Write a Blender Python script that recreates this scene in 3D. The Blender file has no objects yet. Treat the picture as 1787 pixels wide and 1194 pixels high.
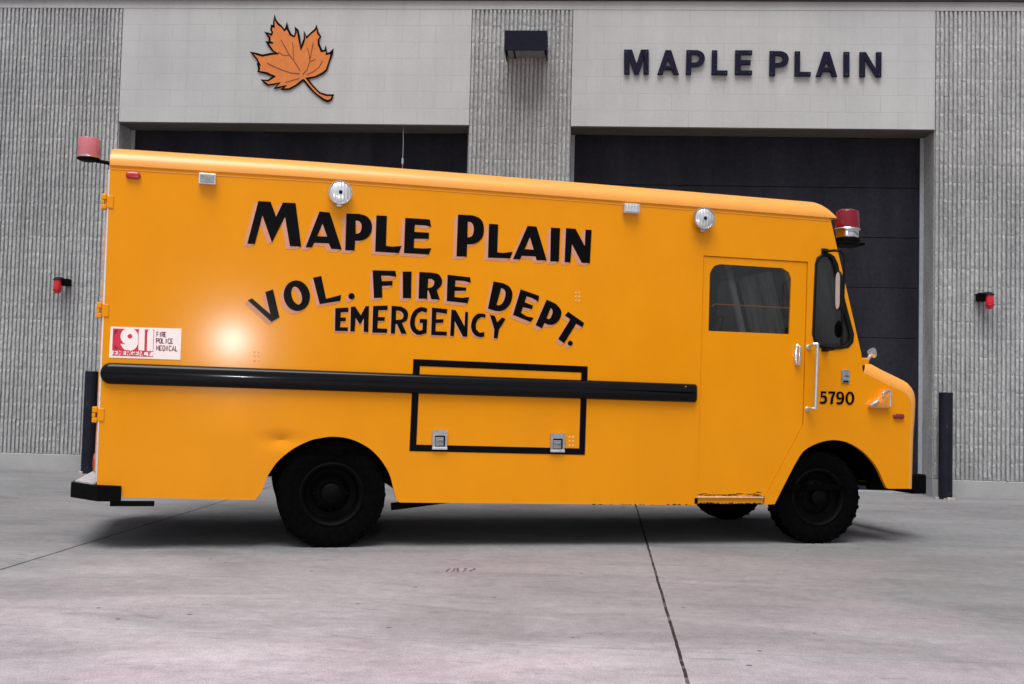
import bpy, bmesh, math, random
from mathutils import Vector, Matrix
random.seed(11)
S = bpy.context.scene
COL = S.collection

# ------------------------------------------------------------------ camera
CAM = {"C": (4.7105, -12.9429, 1.0478), "r": (0.997893, 0.05994, 0.024833),
       "u": (-0.021833, -0.050191, 0.998501), "fw": (-0.061096, 0.996939, 0.048777)}
cd = bpy.data.cameras.new("camera"); cam = bpy.data.objects.new("camera", cd); COL.objects.link(cam)
cd.sensor_width = 36.0; cd.lens = 1910.92 / 1787 * 36.0; cd.clip_start = 0.05; cd.clip_end = 2000
r, u, f = Vector(CAM["r"]), Vector(CAM["u"]), Vector(CAM["fw"])
m = Matrix((r, u, -f)).transposed().to_4x4(); m.translation = Vector(CAM["C"]); cam.matrix_world = m
S.camera = cam

# ------------------------------------------------------------------ world, sun, exposure
SUN_EL, SUN_AZ = math.radians(68), math.radians(190)       # azimuth clockwise from +Y
w = bpy.data.worlds.new("World"); S.world = w; w.use_nodes = True
nt = w.node_tree; nt.nodes.clear()
sky = nt.nodes.new("ShaderNodeTexSky"); sky.sky_type = 'NISHITA'; sky.sun_disc = False
sky.sun_elevation = SUN_EL; sky.sun_rotation = SUN_AZ; sky.dust_density = 4.0; sky.air_density = 1.0; sky.ozone_density = 1.0
hs = nt.nodes.new("ShaderNodeHueSaturation"); hs.inputs["Saturation"].default_value = 0.34
bg = nt.nodes.new("ShaderNodeBackground"); bg.inputs["Strength"].default_value = 0.06
wo = nt.nodes.new("ShaderNodeOutputWorld")
nt.links.new(sky.outputs[0], hs.inputs["Color"]); nt.links.new(hs.outputs[0], bg.inputs["Color"]); nt.links.new(bg.outputs[0], wo.inputs["Surface"])
sl = bpy.data.lights.new("sun", 'SUN'); sl.energy = 1.5; sl.angle = math.radians(38); sl.color = (1.0, 0.995, 0.985)
so = bpy.data.objects.new("sun", sl); COL.objects.link(so)
d = Vector((math.sin(SUN_AZ) * math.cos(SUN_EL), math.cos(SUN_AZ) * math.cos(SUN_EL), math.sin(SUN_EL)))
so.rotation_euler = d.to_track_quat('Z', 'Y').to_euler(); so.location = (5, -10, 20)
S.view_settings.view_transform = 'Standard'; S.view_settings.look = 'None'; S.view_settings.gamma = 1.0
S.view_settings.exposure = 0.98
# the photographer's flash gun, whose reflection the photograph shows on the truck's side and rub rail
fl = bpy.data.lights.new("camera_flash", 'POINT'); fl.energy = 125; fl.shadow_soft_size = .04
fo = bpy.data.objects.new("camera_flash", fl); COL.objects.link(fo); fo.location = (4.47, -13.01, 1.68)

# ------------------------------------------------------------------ measured outlines (metres)
DATA = {
"LET1": [[[(0.9382, 2.2958), (1.0181, 2.2962), (1.0569, 2.1988), (1.0985, 2.2966), (1.1813, 2.2979), (1.2283, 2.0068), (1.1541, 2.0068), (1.1152, 2.201), (1.0363, 2.0242), (0.9681, 2.2015), (0.9258, 2.0076), (0.8774, 2.0077)]], [[(1.3409, 2.2513), (1.4093, 2.2486), (1.4975, 2.003), (1.4269, 2.0039), (1.4093, 2.0398), (1.3139, 2.0379), (1.2973, 2.0058), (1.2567, 2.0049)], [(1.364, 2.1706), (1.3969, 2.0843), (1.3308, 2.0839)]], [[(1.5206, 2.2487), (1.6034, 2.2518), (1.6109, 2.2505), (1.6217, 2.2488), (1.6339, 2.2466), (1.6459, 2.2436), (1.6559, 2.2396), (1.6638, 2.2344), (1.6708, 2.2281), (1.677, 2.2211), (1.6824, 2.2137), (1.6868, 2.2064), (1.6904, 2.1992), (1.693, 2.1918), (1.6948, 2.1841), (1.6959, 2.1763), (1.6964, 2.1684), (1.6963, 2.16), (1.6955, 2.1512), (1.694, 2.1424), (1.692, 2.1338), (1.6893, 2.1258), (1.6861, 2.1184), (1.6824, 2.1114), (1.678, 2.1048), (1.673, 2.0986), (1.6674, 2.093), (1.661, 2.0877), (1.6539, 2.0829), (1.6462, 2.0786), (1.6381, 2.0749), (1.6299, 2.0719), (1.6207, 2.0698), (1.6103, 2.0686), (1.6001, 2.068), (1.5913, 2.0676), (1.585, 2.0672), (1.5837, 2.0008), (1.5203, 1.9994)], [(1.5841, 2.205), (1.5871, 2.205), (1.5912, 2.2052), (1.596, 2.2052), (1.6008, 2.2047), (1.605, 2.2035), (1.6086, 2.2015), (1.6121, 2.1989), (1.6154, 2.1957), (1.6183, 2.1922), (1.6207, 2.1884), (1.6225, 2.1841), (1.6239, 2.1795), (1.6248, 2.1745), (1.6254, 2.1694), (1.6256, 2.1641), (1.6254, 2.1585), (1.6249, 2.1525), (1.6239, 2.1465), (1.6226, 2.1408), (1.621, 2.1358), (1.619, 2.1316), (1.6166, 2.1278), (1.6139, 2.1246), (1.6109, 2.1218), (1.6076, 2.1196), (1.6036, 2.1181), (1.5989, 2.1172), (1.5941, 2.1168), (1.5899, 2.1165), (1.587, 2.1163)]], [[(1.7232, 2.2488), (1.7952, 2.2505), (1.7945, 2.044), (1.8401, 2.0416), (1.9018, 2.05), (1.8836, 1.9997), (1.7224, 2.0014)]], [[(1.9207, 2.2441), (2.0905, 2.244), (2.1026, 2.1928), (2.0617, 2.201), (1.9885, 2.2001), (1.9864, 2.1518), (2.0881, 2.1514), (2.0872, 2.1087), (1.9864, 2.1043), (1.9861, 2.0406), (2.0521, 2.0407), (2.1069, 2.0459), (2.0903, 2.001), (1.9187, 2.0016)]], [[(2.2867, 2.29), (2.3881, 2.2913), (2.3949, 2.2896), (2.4047, 2.2872), (2.4159, 2.2842), (2.4268, 2.2806), (2.4359, 2.2763), (2.443, 2.2715), (2.4493, 2.266), (2.4549, 2.2598), (2.4597, 2.2531), (2.4637, 2.2457), (2.467, 2.2375), (2.4695, 2.2285), (2.4713, 2.219), (2.4725, 2.2092), (2.473, 2.1995), (2.473, 2.1894), (2.4724, 2.1789), (2.4711, 2.1683), (2.4691, 2.1581), (2.4663, 2.1487), (2.4626, 2.1401), (2.458, 2.132), (2.4526, 2.1244), (2.4467, 2.1175), (2.4403, 2.1113), (2.4334, 2.1059), (2.4257, 2.1013), (2.4176, 2.0973), (2.4092, 2.0939), (2.4008, 2.0911), (2.3917, 2.0891), (2.3817, 2.088), (2.3718, 2.0873), (2.3634, 2.0869), (2.3574, 2.0865), (2.3561, 2.0006), (2.2839, 1.9989)], [(2.3567, 2.2442), (2.3598, 2.2442), (2.3641, 2.2445), (2.3691, 2.2446), (2.3741, 2.2441), (2.3786, 2.2426), (2.3825, 2.2401), (2.3864, 2.2369), (2.39, 2.233), (2.3932, 2.2285), (2.3958, 2.2236), (2.3978, 2.218), (2.3993, 2.2117), (2.4003, 2.205), (2.4009, 2.1982), (2.401, 2.1916), (2.4007, 2.1849), (2.3999, 2.1779), (2.3988, 2.171), (2.3972, 2.1646), (2.3954, 2.159), (2.3933, 2.1541), (2.3908, 2.1498), (2.3881, 2.146), (2.3849, 2.1429), (2.3813, 2.1402), (2.3768, 2.1383), (2.3714, 2.137), (2.3658, 2.1362), (2.3609, 2.1357), (2.3575, 2.1352)]], [[(2.5078, 2.239), (2.5738, 2.2387), (2.5716, 2.0431), (2.6143, 2.0404), (2.6819, 2.0528), (2.6653, 2.005), (2.5067, 2.0022)]], [[(2.7854, 2.2413), (2.8504, 2.2402), (2.931, 2.0046), (2.8562, 2.0028), (2.8481, 2.0292), (2.7477, 2.0274), (2.7372, 2.0016), (2.6854, 2.001)], [(2.8038, 2.1625), (2.8343, 2.0757), (2.7672, 2.0756)]], [[(2.9554, 2.2392), (3.0232, 2.2396), (3.0198, 2.0005), (2.9559, 2.0001)]], [[(3.0663, 2.2422), (3.1369, 2.2413), (3.2082, 2.122), (3.2109, 2.2398), (3.2568, 2.2403), (3.2491, 2.0016), (3.188, 2.0021), (3.1128, 2.1313), (3.1045, 1.9991), (3.0614, 2.0005)]]],
"LET2": [[[(0.8941, 1.6321), (0.92, 1.6468), (1.0429, 1.5465), (1.0046, 1.6916), (1.0538, 1.7124), (1.1021, 1.5284), (1.0513, 1.4956)]], [[(1.2948, 1.6962), (1.2974, 1.6733), (1.2955, 1.6505), (1.2894, 1.6291), (1.2794, 1.6102), (1.2658, 1.5946), (1.2496, 1.5832), (1.2313, 1.5764), (1.2121, 1.5748), (1.1927, 1.5782), (1.1743, 1.5866), (1.1577, 1.5996), (1.1438, 1.6163), (1.1332, 1.6361), (1.1264, 1.658), (1.1239, 1.6808), (1.1256, 1.7034), (1.1317, 1.7247), (1.1416, 1.7437), (1.155, 1.7593), (1.1713, 1.7708), (1.1894, 1.7777), (1.2087, 1.7794), (1.2281, 1.7761), (1.2466, 1.7678), (1.2633, 1.7549), (1.2773, 1.7381), (1.288, 1.7182)], [(1.2397, 1.6889), (1.2431, 1.6755), (1.2448, 1.6624), (1.2447, 1.65), (1.2428, 1.639), (1.2392, 1.6301), (1.234, 1.6235), (1.2277, 1.6197), (1.2204, 1.6189), (1.2125, 1.621), (1.2045, 1.626), (1.1966, 1.6336), (1.1895, 1.6435), (1.1832, 1.6551), (1.1783, 1.6679), (1.1749, 1.6812), (1.1733, 1.6943), (1.1734, 1.7067), (1.1753, 1.7176), (1.1789, 1.7266), (1.184, 1.7332), (1.1903, 1.737), (1.1976, 1.7379), (1.2055, 1.7357), (1.2135, 1.7308), (1.2214, 1.7231), (1.2286, 1.7133), (1.2348, 1.7017)]], [[(1.3129, 1.8025), (1.3668, 1.8169), (1.4038, 1.6651), (1.5026, 1.6959), (1.4984, 1.6554), (1.3628, 1.6273)]], [[(1.5942, 1.691), (1.5928, 1.6827), (1.5884, 1.6755), (1.5817, 1.6705), (1.5735, 1.6685), (1.5653, 1.6698), (1.5583, 1.6741), (1.5534, 1.6809), (1.5516, 1.6891), (1.5529, 1.6974), (1.5573, 1.7046), (1.5641, 1.7095), (1.5722, 1.7115), (1.5804, 1.7103), (1.5875, 1.7059), (1.5923, 1.6992)]], [[(1.709, 1.8731), (1.8647, 1.8768), (1.8709, 1.837), (1.8181, 1.8414), (1.7679, 1.8389), (1.7739, 1.8021), (1.8472, 1.8077), (1.8467, 1.7761), (1.777, 1.7693), (1.7808, 1.6903), (1.7239, 1.685)]], [[(1.9141, 1.8744), (1.9754, 1.8774), (1.9772, 1.6942), (1.9209, 1.6931)]], [[(2.0286, 1.8781), (2.1176, 1.877), (2.1237, 1.8762), (2.1326, 1.8752), (2.1427, 1.8739), (2.1525, 1.8717), (2.1607, 1.8685), (2.1671, 1.8638), (2.1729, 1.8578), (2.1778, 1.8512), (2.182, 1.8443), (2.1852, 1.8377), (2.1873, 1.8314), (2.1885, 1.825), (2.1889, 1.8185), (2.1885, 1.8121), (2.1875, 1.8059), (2.1856, 1.7997), (2.1827, 1.7935), (2.1792, 1.7875), (2.1755, 1.7818), (2.1719, 1.7768), (2.168, 1.7723), (2.1637, 1.7682), (2.1594, 1.7647), (2.1557, 1.7618), (2.153, 1.7596), (2.1763, 1.6941), (2.1171, 1.6943), (2.0962, 1.7541), (2.0891, 1.7538), (2.0886, 1.6951), (2.029, 1.6946)], [(2.0917, 1.8332), (2.1152, 1.8343), (2.1177, 1.8326), (2.1214, 1.8301), (2.1256, 1.8273), (2.1293, 1.8241), (2.132, 1.821), (2.1335, 1.8177), (2.1343, 1.8142), (2.1346, 1.8106), (2.1344, 1.807), (2.1339, 1.8033), (2.1331, 1.7996), (2.1318, 1.7958), (2.1302, 1.792), (2.1282, 1.7884), (2.1259, 1.7853), (2.1233, 1.7824), (2.1202, 1.7799), (2.1169, 1.7776), (2.1134, 1.7756), (2.1098, 1.7739), (2.1058, 1.7725), (2.1012, 1.7714), (2.0967, 1.7705), (2.0928, 1.7699), (2.09, 1.7694)]], [[(2.2252, 1.8681), (2.3842, 1.8582), (2.3903, 1.8206), (2.3415, 1.8311), (2.2823, 1.8318), (2.2791, 1.789), (2.3586, 1.7856), (2.3578, 1.7642), (2.2786, 1.7583), (2.2783, 1.7157), (2.3303, 1.713), (2.3821, 1.7204), (2.371, 1.6771), (2.2245, 1.687)]], [[(2.5508, 1.8377), (2.6186, 1.8288), (2.625, 1.8261), (2.6343, 1.8225), (2.6448, 1.8181), (2.655, 1.8129), (2.6633, 1.8072), (2.6697, 1.8006), (2.6752, 1.7932), (2.6799, 1.7852), (2.6836, 1.7769), (2.6864, 1.7686), (2.6881, 1.7603), (2.6887, 1.7517), (2.6884, 1.743), (2.6875, 1.7342), (2.686, 1.7254), (2.6842, 1.7166), (2.6818, 1.7076), (2.6787, 1.6987), (2.6749, 1.6899), (2.6702, 1.6816), (2.6645, 1.6733), (2.6578, 1.6649), (2.6505, 1.657), (2.6426, 1.6499), (2.6344, 1.6441), (2.626, 1.6395), (2.6174, 1.6359), (2.6082, 1.6333), (2.5982, 1.6317), (2.587, 1.6313), (2.5731, 1.6328), (2.5567, 1.636), (2.5402, 1.64), (2.5257, 1.6438), (2.5157, 1.6462)], [(2.6062, 1.7937), (2.609, 1.7931), (2.6129, 1.7925), (2.6173, 1.7915), (2.6217, 1.7899), (2.6255, 1.7874), (2.6288, 1.7839), (2.6321, 1.7798), (2.6351, 1.7749), (2.6374, 1.7692), (2.6386, 1.7628), (2.6388, 1.7552), (2.6381, 1.7463), (2.6367, 1.7369), (2.6347, 1.7277), (2.6324, 1.7194), (2.6298, 1.7118), (2.6266, 1.7045), (2.623, 1.6977), (2.6191, 1.6916), (2.6149, 1.6863), (2.6101, 1.682), (2.6047, 1.6784), (2.5992, 1.6756), (2.594, 1.6736), (2.5896, 1.6723), (2.5861, 1.6722), (2.583, 1.6733), (2.5805, 1.6749), (2.5785, 1.6765), (2.577, 1.6775)]], [[(2.7464, 1.7916), (2.8812, 1.7523), (2.877, 1.7108), (2.828, 1.7354), (2.7906, 1.7445), (2.7768, 1.7021), (2.8405, 1.6817), (2.83, 1.656), (2.7666, 1.6677), (2.7528, 1.6275), (2.7941, 1.604), (2.8463, 1.5953), (2.8233, 1.5655), (2.6956, 1.6107)]], [[(2.9364, 1.7279), (3.0008, 1.7032), (3.0065, 1.698), (3.0149, 1.6907), (3.0243, 1.6822), (3.033, 1.6733), (3.0393, 1.6649), (3.0431, 1.6571), (3.0457, 1.6494), (3.0469, 1.6415), (3.0471, 1.6335), (3.0463, 1.6252), (3.0443, 1.6164), (3.041, 1.607), (3.0368, 1.5976), (3.0318, 1.5887), (3.0262, 1.5809), (3.0199, 1.574), (3.0127, 1.5676), (3.0049, 1.5621), (2.997, 1.5575), (2.9893, 1.554), (2.9817, 1.5519), (2.9738, 1.5511), (2.9661, 1.5511), (2.9587, 1.5517), (2.9519, 1.5525), (2.9455, 1.5539), (2.9392, 1.5561), (2.9336, 1.5586), (2.9289, 1.5608), (2.9255, 1.5624), (2.9062, 1.524), (2.861, 1.5454)], [(2.9678, 1.6691), (2.9695, 1.6679), (2.972, 1.6663), (2.9748, 1.6642), (2.9774, 1.6617), (2.9793, 1.6587), (2.9805, 1.6553), (2.9815, 1.6514), (2.982, 1.6471), (2.982, 1.6423), (2.9813, 1.6371), (2.9799, 1.6308), (2.9778, 1.6237), (2.9752, 1.6163), (2.9723, 1.6095), (2.9694, 1.6039), (2.9662, 1.5997), (2.9628, 1.5963), (2.9592, 1.5936), (2.9557, 1.5919), (2.9524, 1.5909), (2.9494, 1.5913), (2.9464, 1.5931), (2.9436, 1.5954), (2.9412, 1.5977), (2.9395, 1.5991)]], [[(3.0962, 1.6491), (3.2155, 1.5738), (3.2048, 1.5428), (3.1564, 1.5657), (3.0713, 1.4244), (3.0277, 1.454), (3.1126, 1.5952), (3.072, 1.6227)]], [[(3.1354, 1.4274), (3.1341, 1.4204), (3.1302, 1.4144), (3.1241, 1.4102), (3.1169, 1.4086), (3.1097, 1.4097), (3.1035, 1.4134), (3.0993, 1.4192), (3.0977, 1.4261), (3.0989, 1.433), (3.1029, 1.4391), (3.1089, 1.4432), (3.1161, 1.4449), (3.1234, 1.4437), (3.1296, 1.44), (3.1338, 1.4343)]]],
"LET3": [[[(1.4672, 1.6042), (1.5547, 1.6128), (1.5543, 1.5829), (1.5043, 1.5774), (1.5034, 1.5434), (1.5397, 1.5449), (1.5384, 1.5198), (1.5042, 1.5171), (1.5028, 1.4769), (1.5555, 1.4789), (1.5543, 1.4532), (1.4694, 1.4521)]], [[(1.5703, 1.6183), (1.5992, 1.6216), (1.6389, 1.5642), (1.6702, 1.6268), (1.6923, 1.6291), (1.6929, 1.4515), (1.6618, 1.4524), (1.6603, 1.5442), (1.6354, 1.5015), (1.605, 1.5454), (1.601, 1.4529), (1.5722, 1.4518)]], [[(1.72, 1.6303), (1.8187, 1.6381), (1.8183, 1.6066), (1.757, 1.6026), (1.7557, 1.5564), (1.8023, 1.5583), (1.801, 1.5324), (1.7551, 1.5306), (1.7538, 1.4796), (1.8208, 1.4794), (1.8195, 1.4514), (1.7201, 1.4491)]], [[(1.8453, 1.6372), (1.9085, 1.635), (1.9139, 1.6326), (1.9218, 1.6293), (1.9306, 1.6253), (1.9391, 1.6207), (1.9457, 1.6155), (1.9506, 1.6096), (1.9546, 1.603), (1.9577, 1.5958), (1.9598, 1.5884), (1.9608, 1.581), (1.9607, 1.5731), (1.9593, 1.5647), (1.957, 1.5563), (1.9539, 1.5485), (1.95, 1.5419), (1.9446, 1.5365), (1.9375, 1.532), (1.9301, 1.5283), (1.9235, 1.5254), (1.9189, 1.5231), (1.9549, 1.4495), (1.9176, 1.4495), (1.8855, 1.5148), (1.8757, 1.5144), (1.8735, 1.4478), (1.8455, 1.4482)], [(1.8778, 1.6056), (1.8818, 1.6055), (1.8875, 1.6055), (1.894, 1.6054), (1.9004, 1.6047), (1.906, 1.6033), (1.9107, 1.6009), (1.9152, 1.5978), (1.9193, 1.5942), (1.9228, 1.5904), (1.9255, 1.5865), (1.9273, 1.5826), (1.9285, 1.5783), (1.9291, 1.574), (1.929, 1.5697), (1.9282, 1.5656), (1.9269, 1.5616), (1.9251, 1.5575), (1.9226, 1.5537), (1.9191, 1.5502), (1.9147, 1.5475), (1.9082, 1.5456), (1.8998, 1.5443), (1.8909, 1.5435), (1.883, 1.543), (1.8776, 1.5425)]], [[(2.0913, 1.6281), (2.0861, 1.6297), (2.0787, 1.6321), (2.0701, 1.6346), (2.0614, 1.6365), (2.0534, 1.6371), (2.0461, 1.6363), (2.0388, 1.6346), (2.0316, 1.6321), (2.0248, 1.6289), (2.0183, 1.625), (2.0121, 1.6205), (2.0061, 1.6152), (2.0005, 1.6092), (1.9954, 1.6027), (1.9909, 1.5957), (1.987, 1.588), (1.9836, 1.5795), (1.9807, 1.5706), (1.9784, 1.5617), (1.9766, 1.5529), (1.9753, 1.5444), (1.9745, 1.5358), (1.9743, 1.5273), (1.9747, 1.5189), (1.9757, 1.5107), (1.9775, 1.5026), (1.9798, 1.4946), (1.9829, 1.4867), (1.9866, 1.4794), (1.991, 1.4727), (1.9964, 1.4665), (2.0029, 1.4607), (2.01, 1.4555), (2.017, 1.4511), (2.0235, 1.4479), (2.0299, 1.4462), (2.0365, 1.4457), (2.0427, 1.4461), (2.048, 1.4466), (2.0518, 1.4468), (2.0904, 1.4603), (2.0926, 1.5562), (2.0402, 1.5555), (2.0409, 1.5288), (2.0622, 1.5282), (2.0615, 1.4803), (2.0404, 1.4746), (2.0188, 1.4878), (2.0073, 1.519), (2.0096, 1.5613), (2.0263, 1.5937), (2.0542, 1.6089), (2.0864, 1.5997)]], [[(2.123, 1.6366), (2.2304, 1.6305), (2.227, 1.5985), (2.1553, 1.6061), (2.1538, 1.5566), (2.2052, 1.5608), (2.2044, 1.5352), (2.1531, 1.5318), (2.1519, 1.4753), (2.2326, 1.4748), (2.2298, 1.4478), (2.1228, 1.4481)]], [[(2.2592, 1.6282), (2.2894, 1.6259), (2.3537, 1.517), (2.356, 1.6181), (2.3763, 1.6168), (2.3751, 1.446), (2.3448, 1.4456), (2.2843, 1.5512), (2.2815, 1.4461), (2.2549, 1.4473)]], [[(2.5, 1.6062), (2.4991, 1.5826), (2.4714, 1.5858), (2.4464, 1.5684), (2.4328, 1.5357), (2.4359, 1.5002), (2.4598, 1.4762), (2.4938, 1.4825), (2.4968, 1.4526), (2.493, 1.4514), (2.4877, 1.4495), (2.4814, 1.4476), (2.4746, 1.4462), (2.4679, 1.4459), (2.4609, 1.4466), (2.4533, 1.448), (2.4455, 1.4502), (2.4381, 1.4533), (2.4313, 1.4573), (2.425, 1.4627), (2.419, 1.4691), (2.4135, 1.4764), (2.4087, 1.4841), (2.405, 1.4919), (2.4024, 1.4999), (2.4007, 1.5083), (2.3998, 1.517), (2.3997, 1.5258), (2.4002, 1.5345), (2.4015, 1.5433), (2.4035, 1.5524), (2.4063, 1.5615), (2.4096, 1.57), (2.4135, 1.5777), (2.4181, 1.5847), (2.4235, 1.5912), (2.4294, 1.5971), (2.4356, 1.602), (2.4418, 1.606), (2.4485, 1.6085), (2.4561, 1.6099), (2.4635, 1.6104), (2.4699, 1.6106), (2.4744, 1.6109)]], [[(2.5307, 1.6039), (2.5659, 1.5982), (2.5853, 1.5561), (2.6189, 1.5897), (2.6434, 1.5785), (2.5977, 1.5028), (2.5905, 1.4418), (2.5627, 1.4422), (2.5647, 1.5052)]]],
"LET4": [[[(5.0723, 1.1373), (5.1164, 1.1374), (5.116, 1.1226), (5.0864, 1.1229), (5.0854, 1.105), (5.1005, 1.1075), (5.1151, 1.1015), (5.124, 1.0849), (5.1226, 1.0622), (5.11, 1.0461), (5.0897, 1.042), (5.0635, 1.0461), (5.0645, 1.0609), (5.0866, 1.0577), (5.101, 1.0643), (5.1043, 1.0813), (5.0949, 1.0916), (5.0821, 1.0913), (5.0706, 1.0868)]], [[(5.1339, 1.1378), (5.1905, 1.1387), (5.1901, 1.1244), (5.1764, 1.0924), (5.17, 1.0422), (5.1496, 1.0428), (5.1543, 1.0866), (5.1691, 1.1213), (5.1329, 1.1214)]], [[(5.2314, 1.1403), (5.2276, 1.1391), (5.2219, 1.1376), (5.2155, 1.1356), (5.2096, 1.1332), (5.2052, 1.1301), (5.2024, 1.1261), (5.2004, 1.1214), (5.1992, 1.1162), (5.1986, 1.111), (5.1985, 1.1062), (5.1988, 1.1016), (5.1997, 1.097), (5.2012, 1.0926), (5.2032, 1.0886), (5.2057, 1.0852), (5.2091, 1.0825), (5.2132, 1.0802), (5.2177, 1.0785), (5.2222, 1.0773), (5.2263, 1.0767), (5.2302, 1.0773), (5.2341, 1.0791), (5.2378, 1.0811), (5.2408, 1.0825), (5.2426, 1.0824), (5.2433, 1.0802), (5.243, 1.0765), (5.2419, 1.0722), (5.2402, 1.0681), (5.2381, 1.0648), (5.2355, 1.0626), (5.232, 1.0607), (5.2282, 1.0592), (5.2243, 1.0582), (5.2207, 1.0576), (5.2171, 1.0579), (5.2133, 1.0593), (5.2096, 1.0608), (5.2065, 1.0617), (5.2042, 1.0614), (5.2027, 1.0593), (5.2016, 1.056), (5.2011, 1.0521), (5.2016, 1.0483), (5.2033, 1.0456), (5.2064, 1.0437), (5.2109, 1.0422), (5.2162, 1.0412), (5.2216, 1.0407), (5.2267, 1.0408), (5.2315, 1.0414), (5.2365, 1.0425), (5.2414, 1.0441), (5.246, 1.0464), (5.25, 1.0493), (5.2535, 1.053), (5.2566, 1.0574), (5.2593, 1.0624), (5.2615, 1.0678), (5.2633, 1.0733), (5.2646, 1.0793), (5.2654, 1.0858), (5.2659, 1.0924), (5.2658, 1.099), (5.2652, 1.1051), (5.2638, 1.1111), (5.2615, 1.1173), (5.2589, 1.123), (5.2566, 1.1279), (5.255, 1.1313)], [(5.2464, 1.1089), (5.2454, 1.1024), (5.2425, 1.0968), (5.2379, 1.0931), (5.2326, 1.0917), (5.2272, 1.0928), (5.2226, 1.0964), (5.2195, 1.1018), (5.2183, 1.1082), (5.2193, 1.1147), (5.2223, 1.1203), (5.2268, 1.1241), (5.2322, 1.1255), (5.2376, 1.1243), (5.2422, 1.1208), (5.2453, 1.1154)]], [[(5.3501, 1.0901), (5.3484, 1.0771), (5.3443, 1.0649), (5.338, 1.0546), (5.33, 1.0466), (5.3208, 1.0417), (5.311, 1.0401), (5.3013, 1.0419), (5.2924, 1.047), (5.2848, 1.055), (5.2792, 1.0655), (5.2757, 1.0776), (5.2748, 1.0907), (5.2765, 1.1037), (5.2805, 1.1158), (5.2868, 1.1261), (5.2948, 1.1341), (5.304, 1.139), (5.3138, 1.1407), (5.3235, 1.1389), (5.3325, 1.1338), (5.34, 1.1258), (5.3457, 1.1153), (5.3492, 1.1031)], [(5.3301, 1.0902), (5.3289, 1.0794), (5.3261, 1.0697), (5.322, 1.062), (5.3169, 1.0571), (5.3114, 1.0554), (5.306, 1.0572), (5.3013, 1.0622), (5.2976, 1.0699), (5.2953, 1.0797), (5.2948, 1.0905), (5.2959, 1.1013), (5.2987, 1.111), (5.3028, 1.1187), (5.3079, 1.1237), (5.3134, 1.1253), (5.3188, 1.1236), (5.3236, 1.1186), (5.3273, 1.1108), (5.3295, 1.101)]]],
"STK": [(0.0462, 1.4255), (0.482, 1.4292), (0.4816, 1.2256), (0.0424, 1.2265)],
"STK_RED": [(0.0598, 1.4144), (0.3134, 1.4148), (0.3123, 1.2389), (0.0602, 1.2409)],
"STK_BAR": [(0.0616, 1.2724), (0.3137, 1.2716), (0.309, 1.2435), (0.0609, 1.2456)],
"STK_9": [[[(0.2151, 1.3648), (0.2138, 1.3534), (0.2102, 1.3426), (0.2045, 1.3328), (0.1969, 1.3244), (0.1877, 1.3179), (0.1774, 1.3134), (0.1664, 1.3113), (0.1552, 1.3115), (0.1443, 1.3141), (0.1341, 1.319), (0.1251, 1.3259), (0.1177, 1.3345), (0.1122, 1.3445), (0.1088, 1.3554), (0.1078, 1.3668), (0.109, 1.3782), (0.1126, 1.389), (0.1183, 1.3988), (0.1259, 1.4071), (0.135, 1.4137), (0.1453, 1.4182), (0.1563, 1.4204), (0.1675, 1.4202), (0.1785, 1.4176), (0.1887, 1.4128), (0.1977, 1.4059), (0.2052, 1.3972), (0.2107, 1.3872), (0.2141, 1.3762)], [(0.1798, 1.3674), (0.1791, 1.3623), (0.1767, 1.3577), (0.1728, 1.3543), (0.168, 1.3523), (0.1628, 1.3522), (0.1579, 1.3537), (0.1538, 1.3569), (0.151, 1.3613), (0.1499, 1.3663), (0.1506, 1.3714), (0.153, 1.376), (0.1568, 1.3794), (0.1616, 1.3814), (0.1668, 1.3816), (0.1718, 1.38), (0.1759, 1.3768), (0.1787, 1.3725)]], [[(0.2142, 1.3668), (0.2146, 1.3602), (0.2152, 1.3507), (0.2157, 1.3399), (0.2158, 1.3292), (0.2152, 1.3203), (0.2137, 1.3133), (0.2117, 1.3071), (0.2092, 1.3015), (0.2063, 1.2965), (0.2031, 1.292), (0.1994, 1.288), (0.1952, 1.2846), (0.1907, 1.2817), (0.1861, 1.2793), (0.1816, 1.2774), (0.1773, 1.2758), (0.1731, 1.2748), (0.1688, 1.2742), (0.1644, 1.274), (0.1597, 1.2743), (0.1545, 1.2751), (0.1489, 1.2763), (0.1432, 1.2779), (0.1377, 1.2801), (0.133, 1.2827), (0.1289, 1.2861), (0.1253, 1.2903), (0.1221, 1.2948), (0.1193, 1.2992), (0.1168, 1.303), (0.1147, 1.3064), (0.113, 1.3096), (0.1116, 1.3125), (0.1105, 1.3149), (0.1097, 1.3166), (0.1449, 1.3156), (0.1627, 1.3101), (0.172, 1.3188), (0.1633, 1.351)]]],
"STK_11": [[[(0.2226, 1.4137), (0.2378, 1.4189), (0.2549, 1.4126), (0.2567, 1.2776), (0.2204, 1.2787), (0.2175, 1.3949)]], [[(0.2759, 1.4101), (0.2912, 1.4163), (0.3092, 1.41), (0.3099, 1.277), (0.2726, 1.2772), (0.2708, 1.3922)]]],
"STK_PH": [[[(0.0712, 1.401), (0.0894, 1.4063), (0.0763, 1.3849), (0.0691, 1.3661)]], [[(0.0715, 1.3084), (0.082, 1.2972), (0.0957, 1.2837), (0.0804, 1.2823)]]],
"STK_T": [['FIRE', (0.3273, 1.4013), (0.3907, 1.4014), (0.3909, 1.371), (0.3276, 1.371)], ['POLICE', (0.3267, 1.3593), (0.4339, 1.3599), (0.4341, 1.3304), (0.327, 1.3299)], ['MEDICAL', (0.3285, 1.3127), (0.4648, 1.3127), (0.4651, 1.2823), (0.3288, 1.2833)], ['EMERGENCY', (0.0698, 1.2736), (0.3012, 1.273), (0.2992, 1.245), (0.0688, 1.2449)]],
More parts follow.
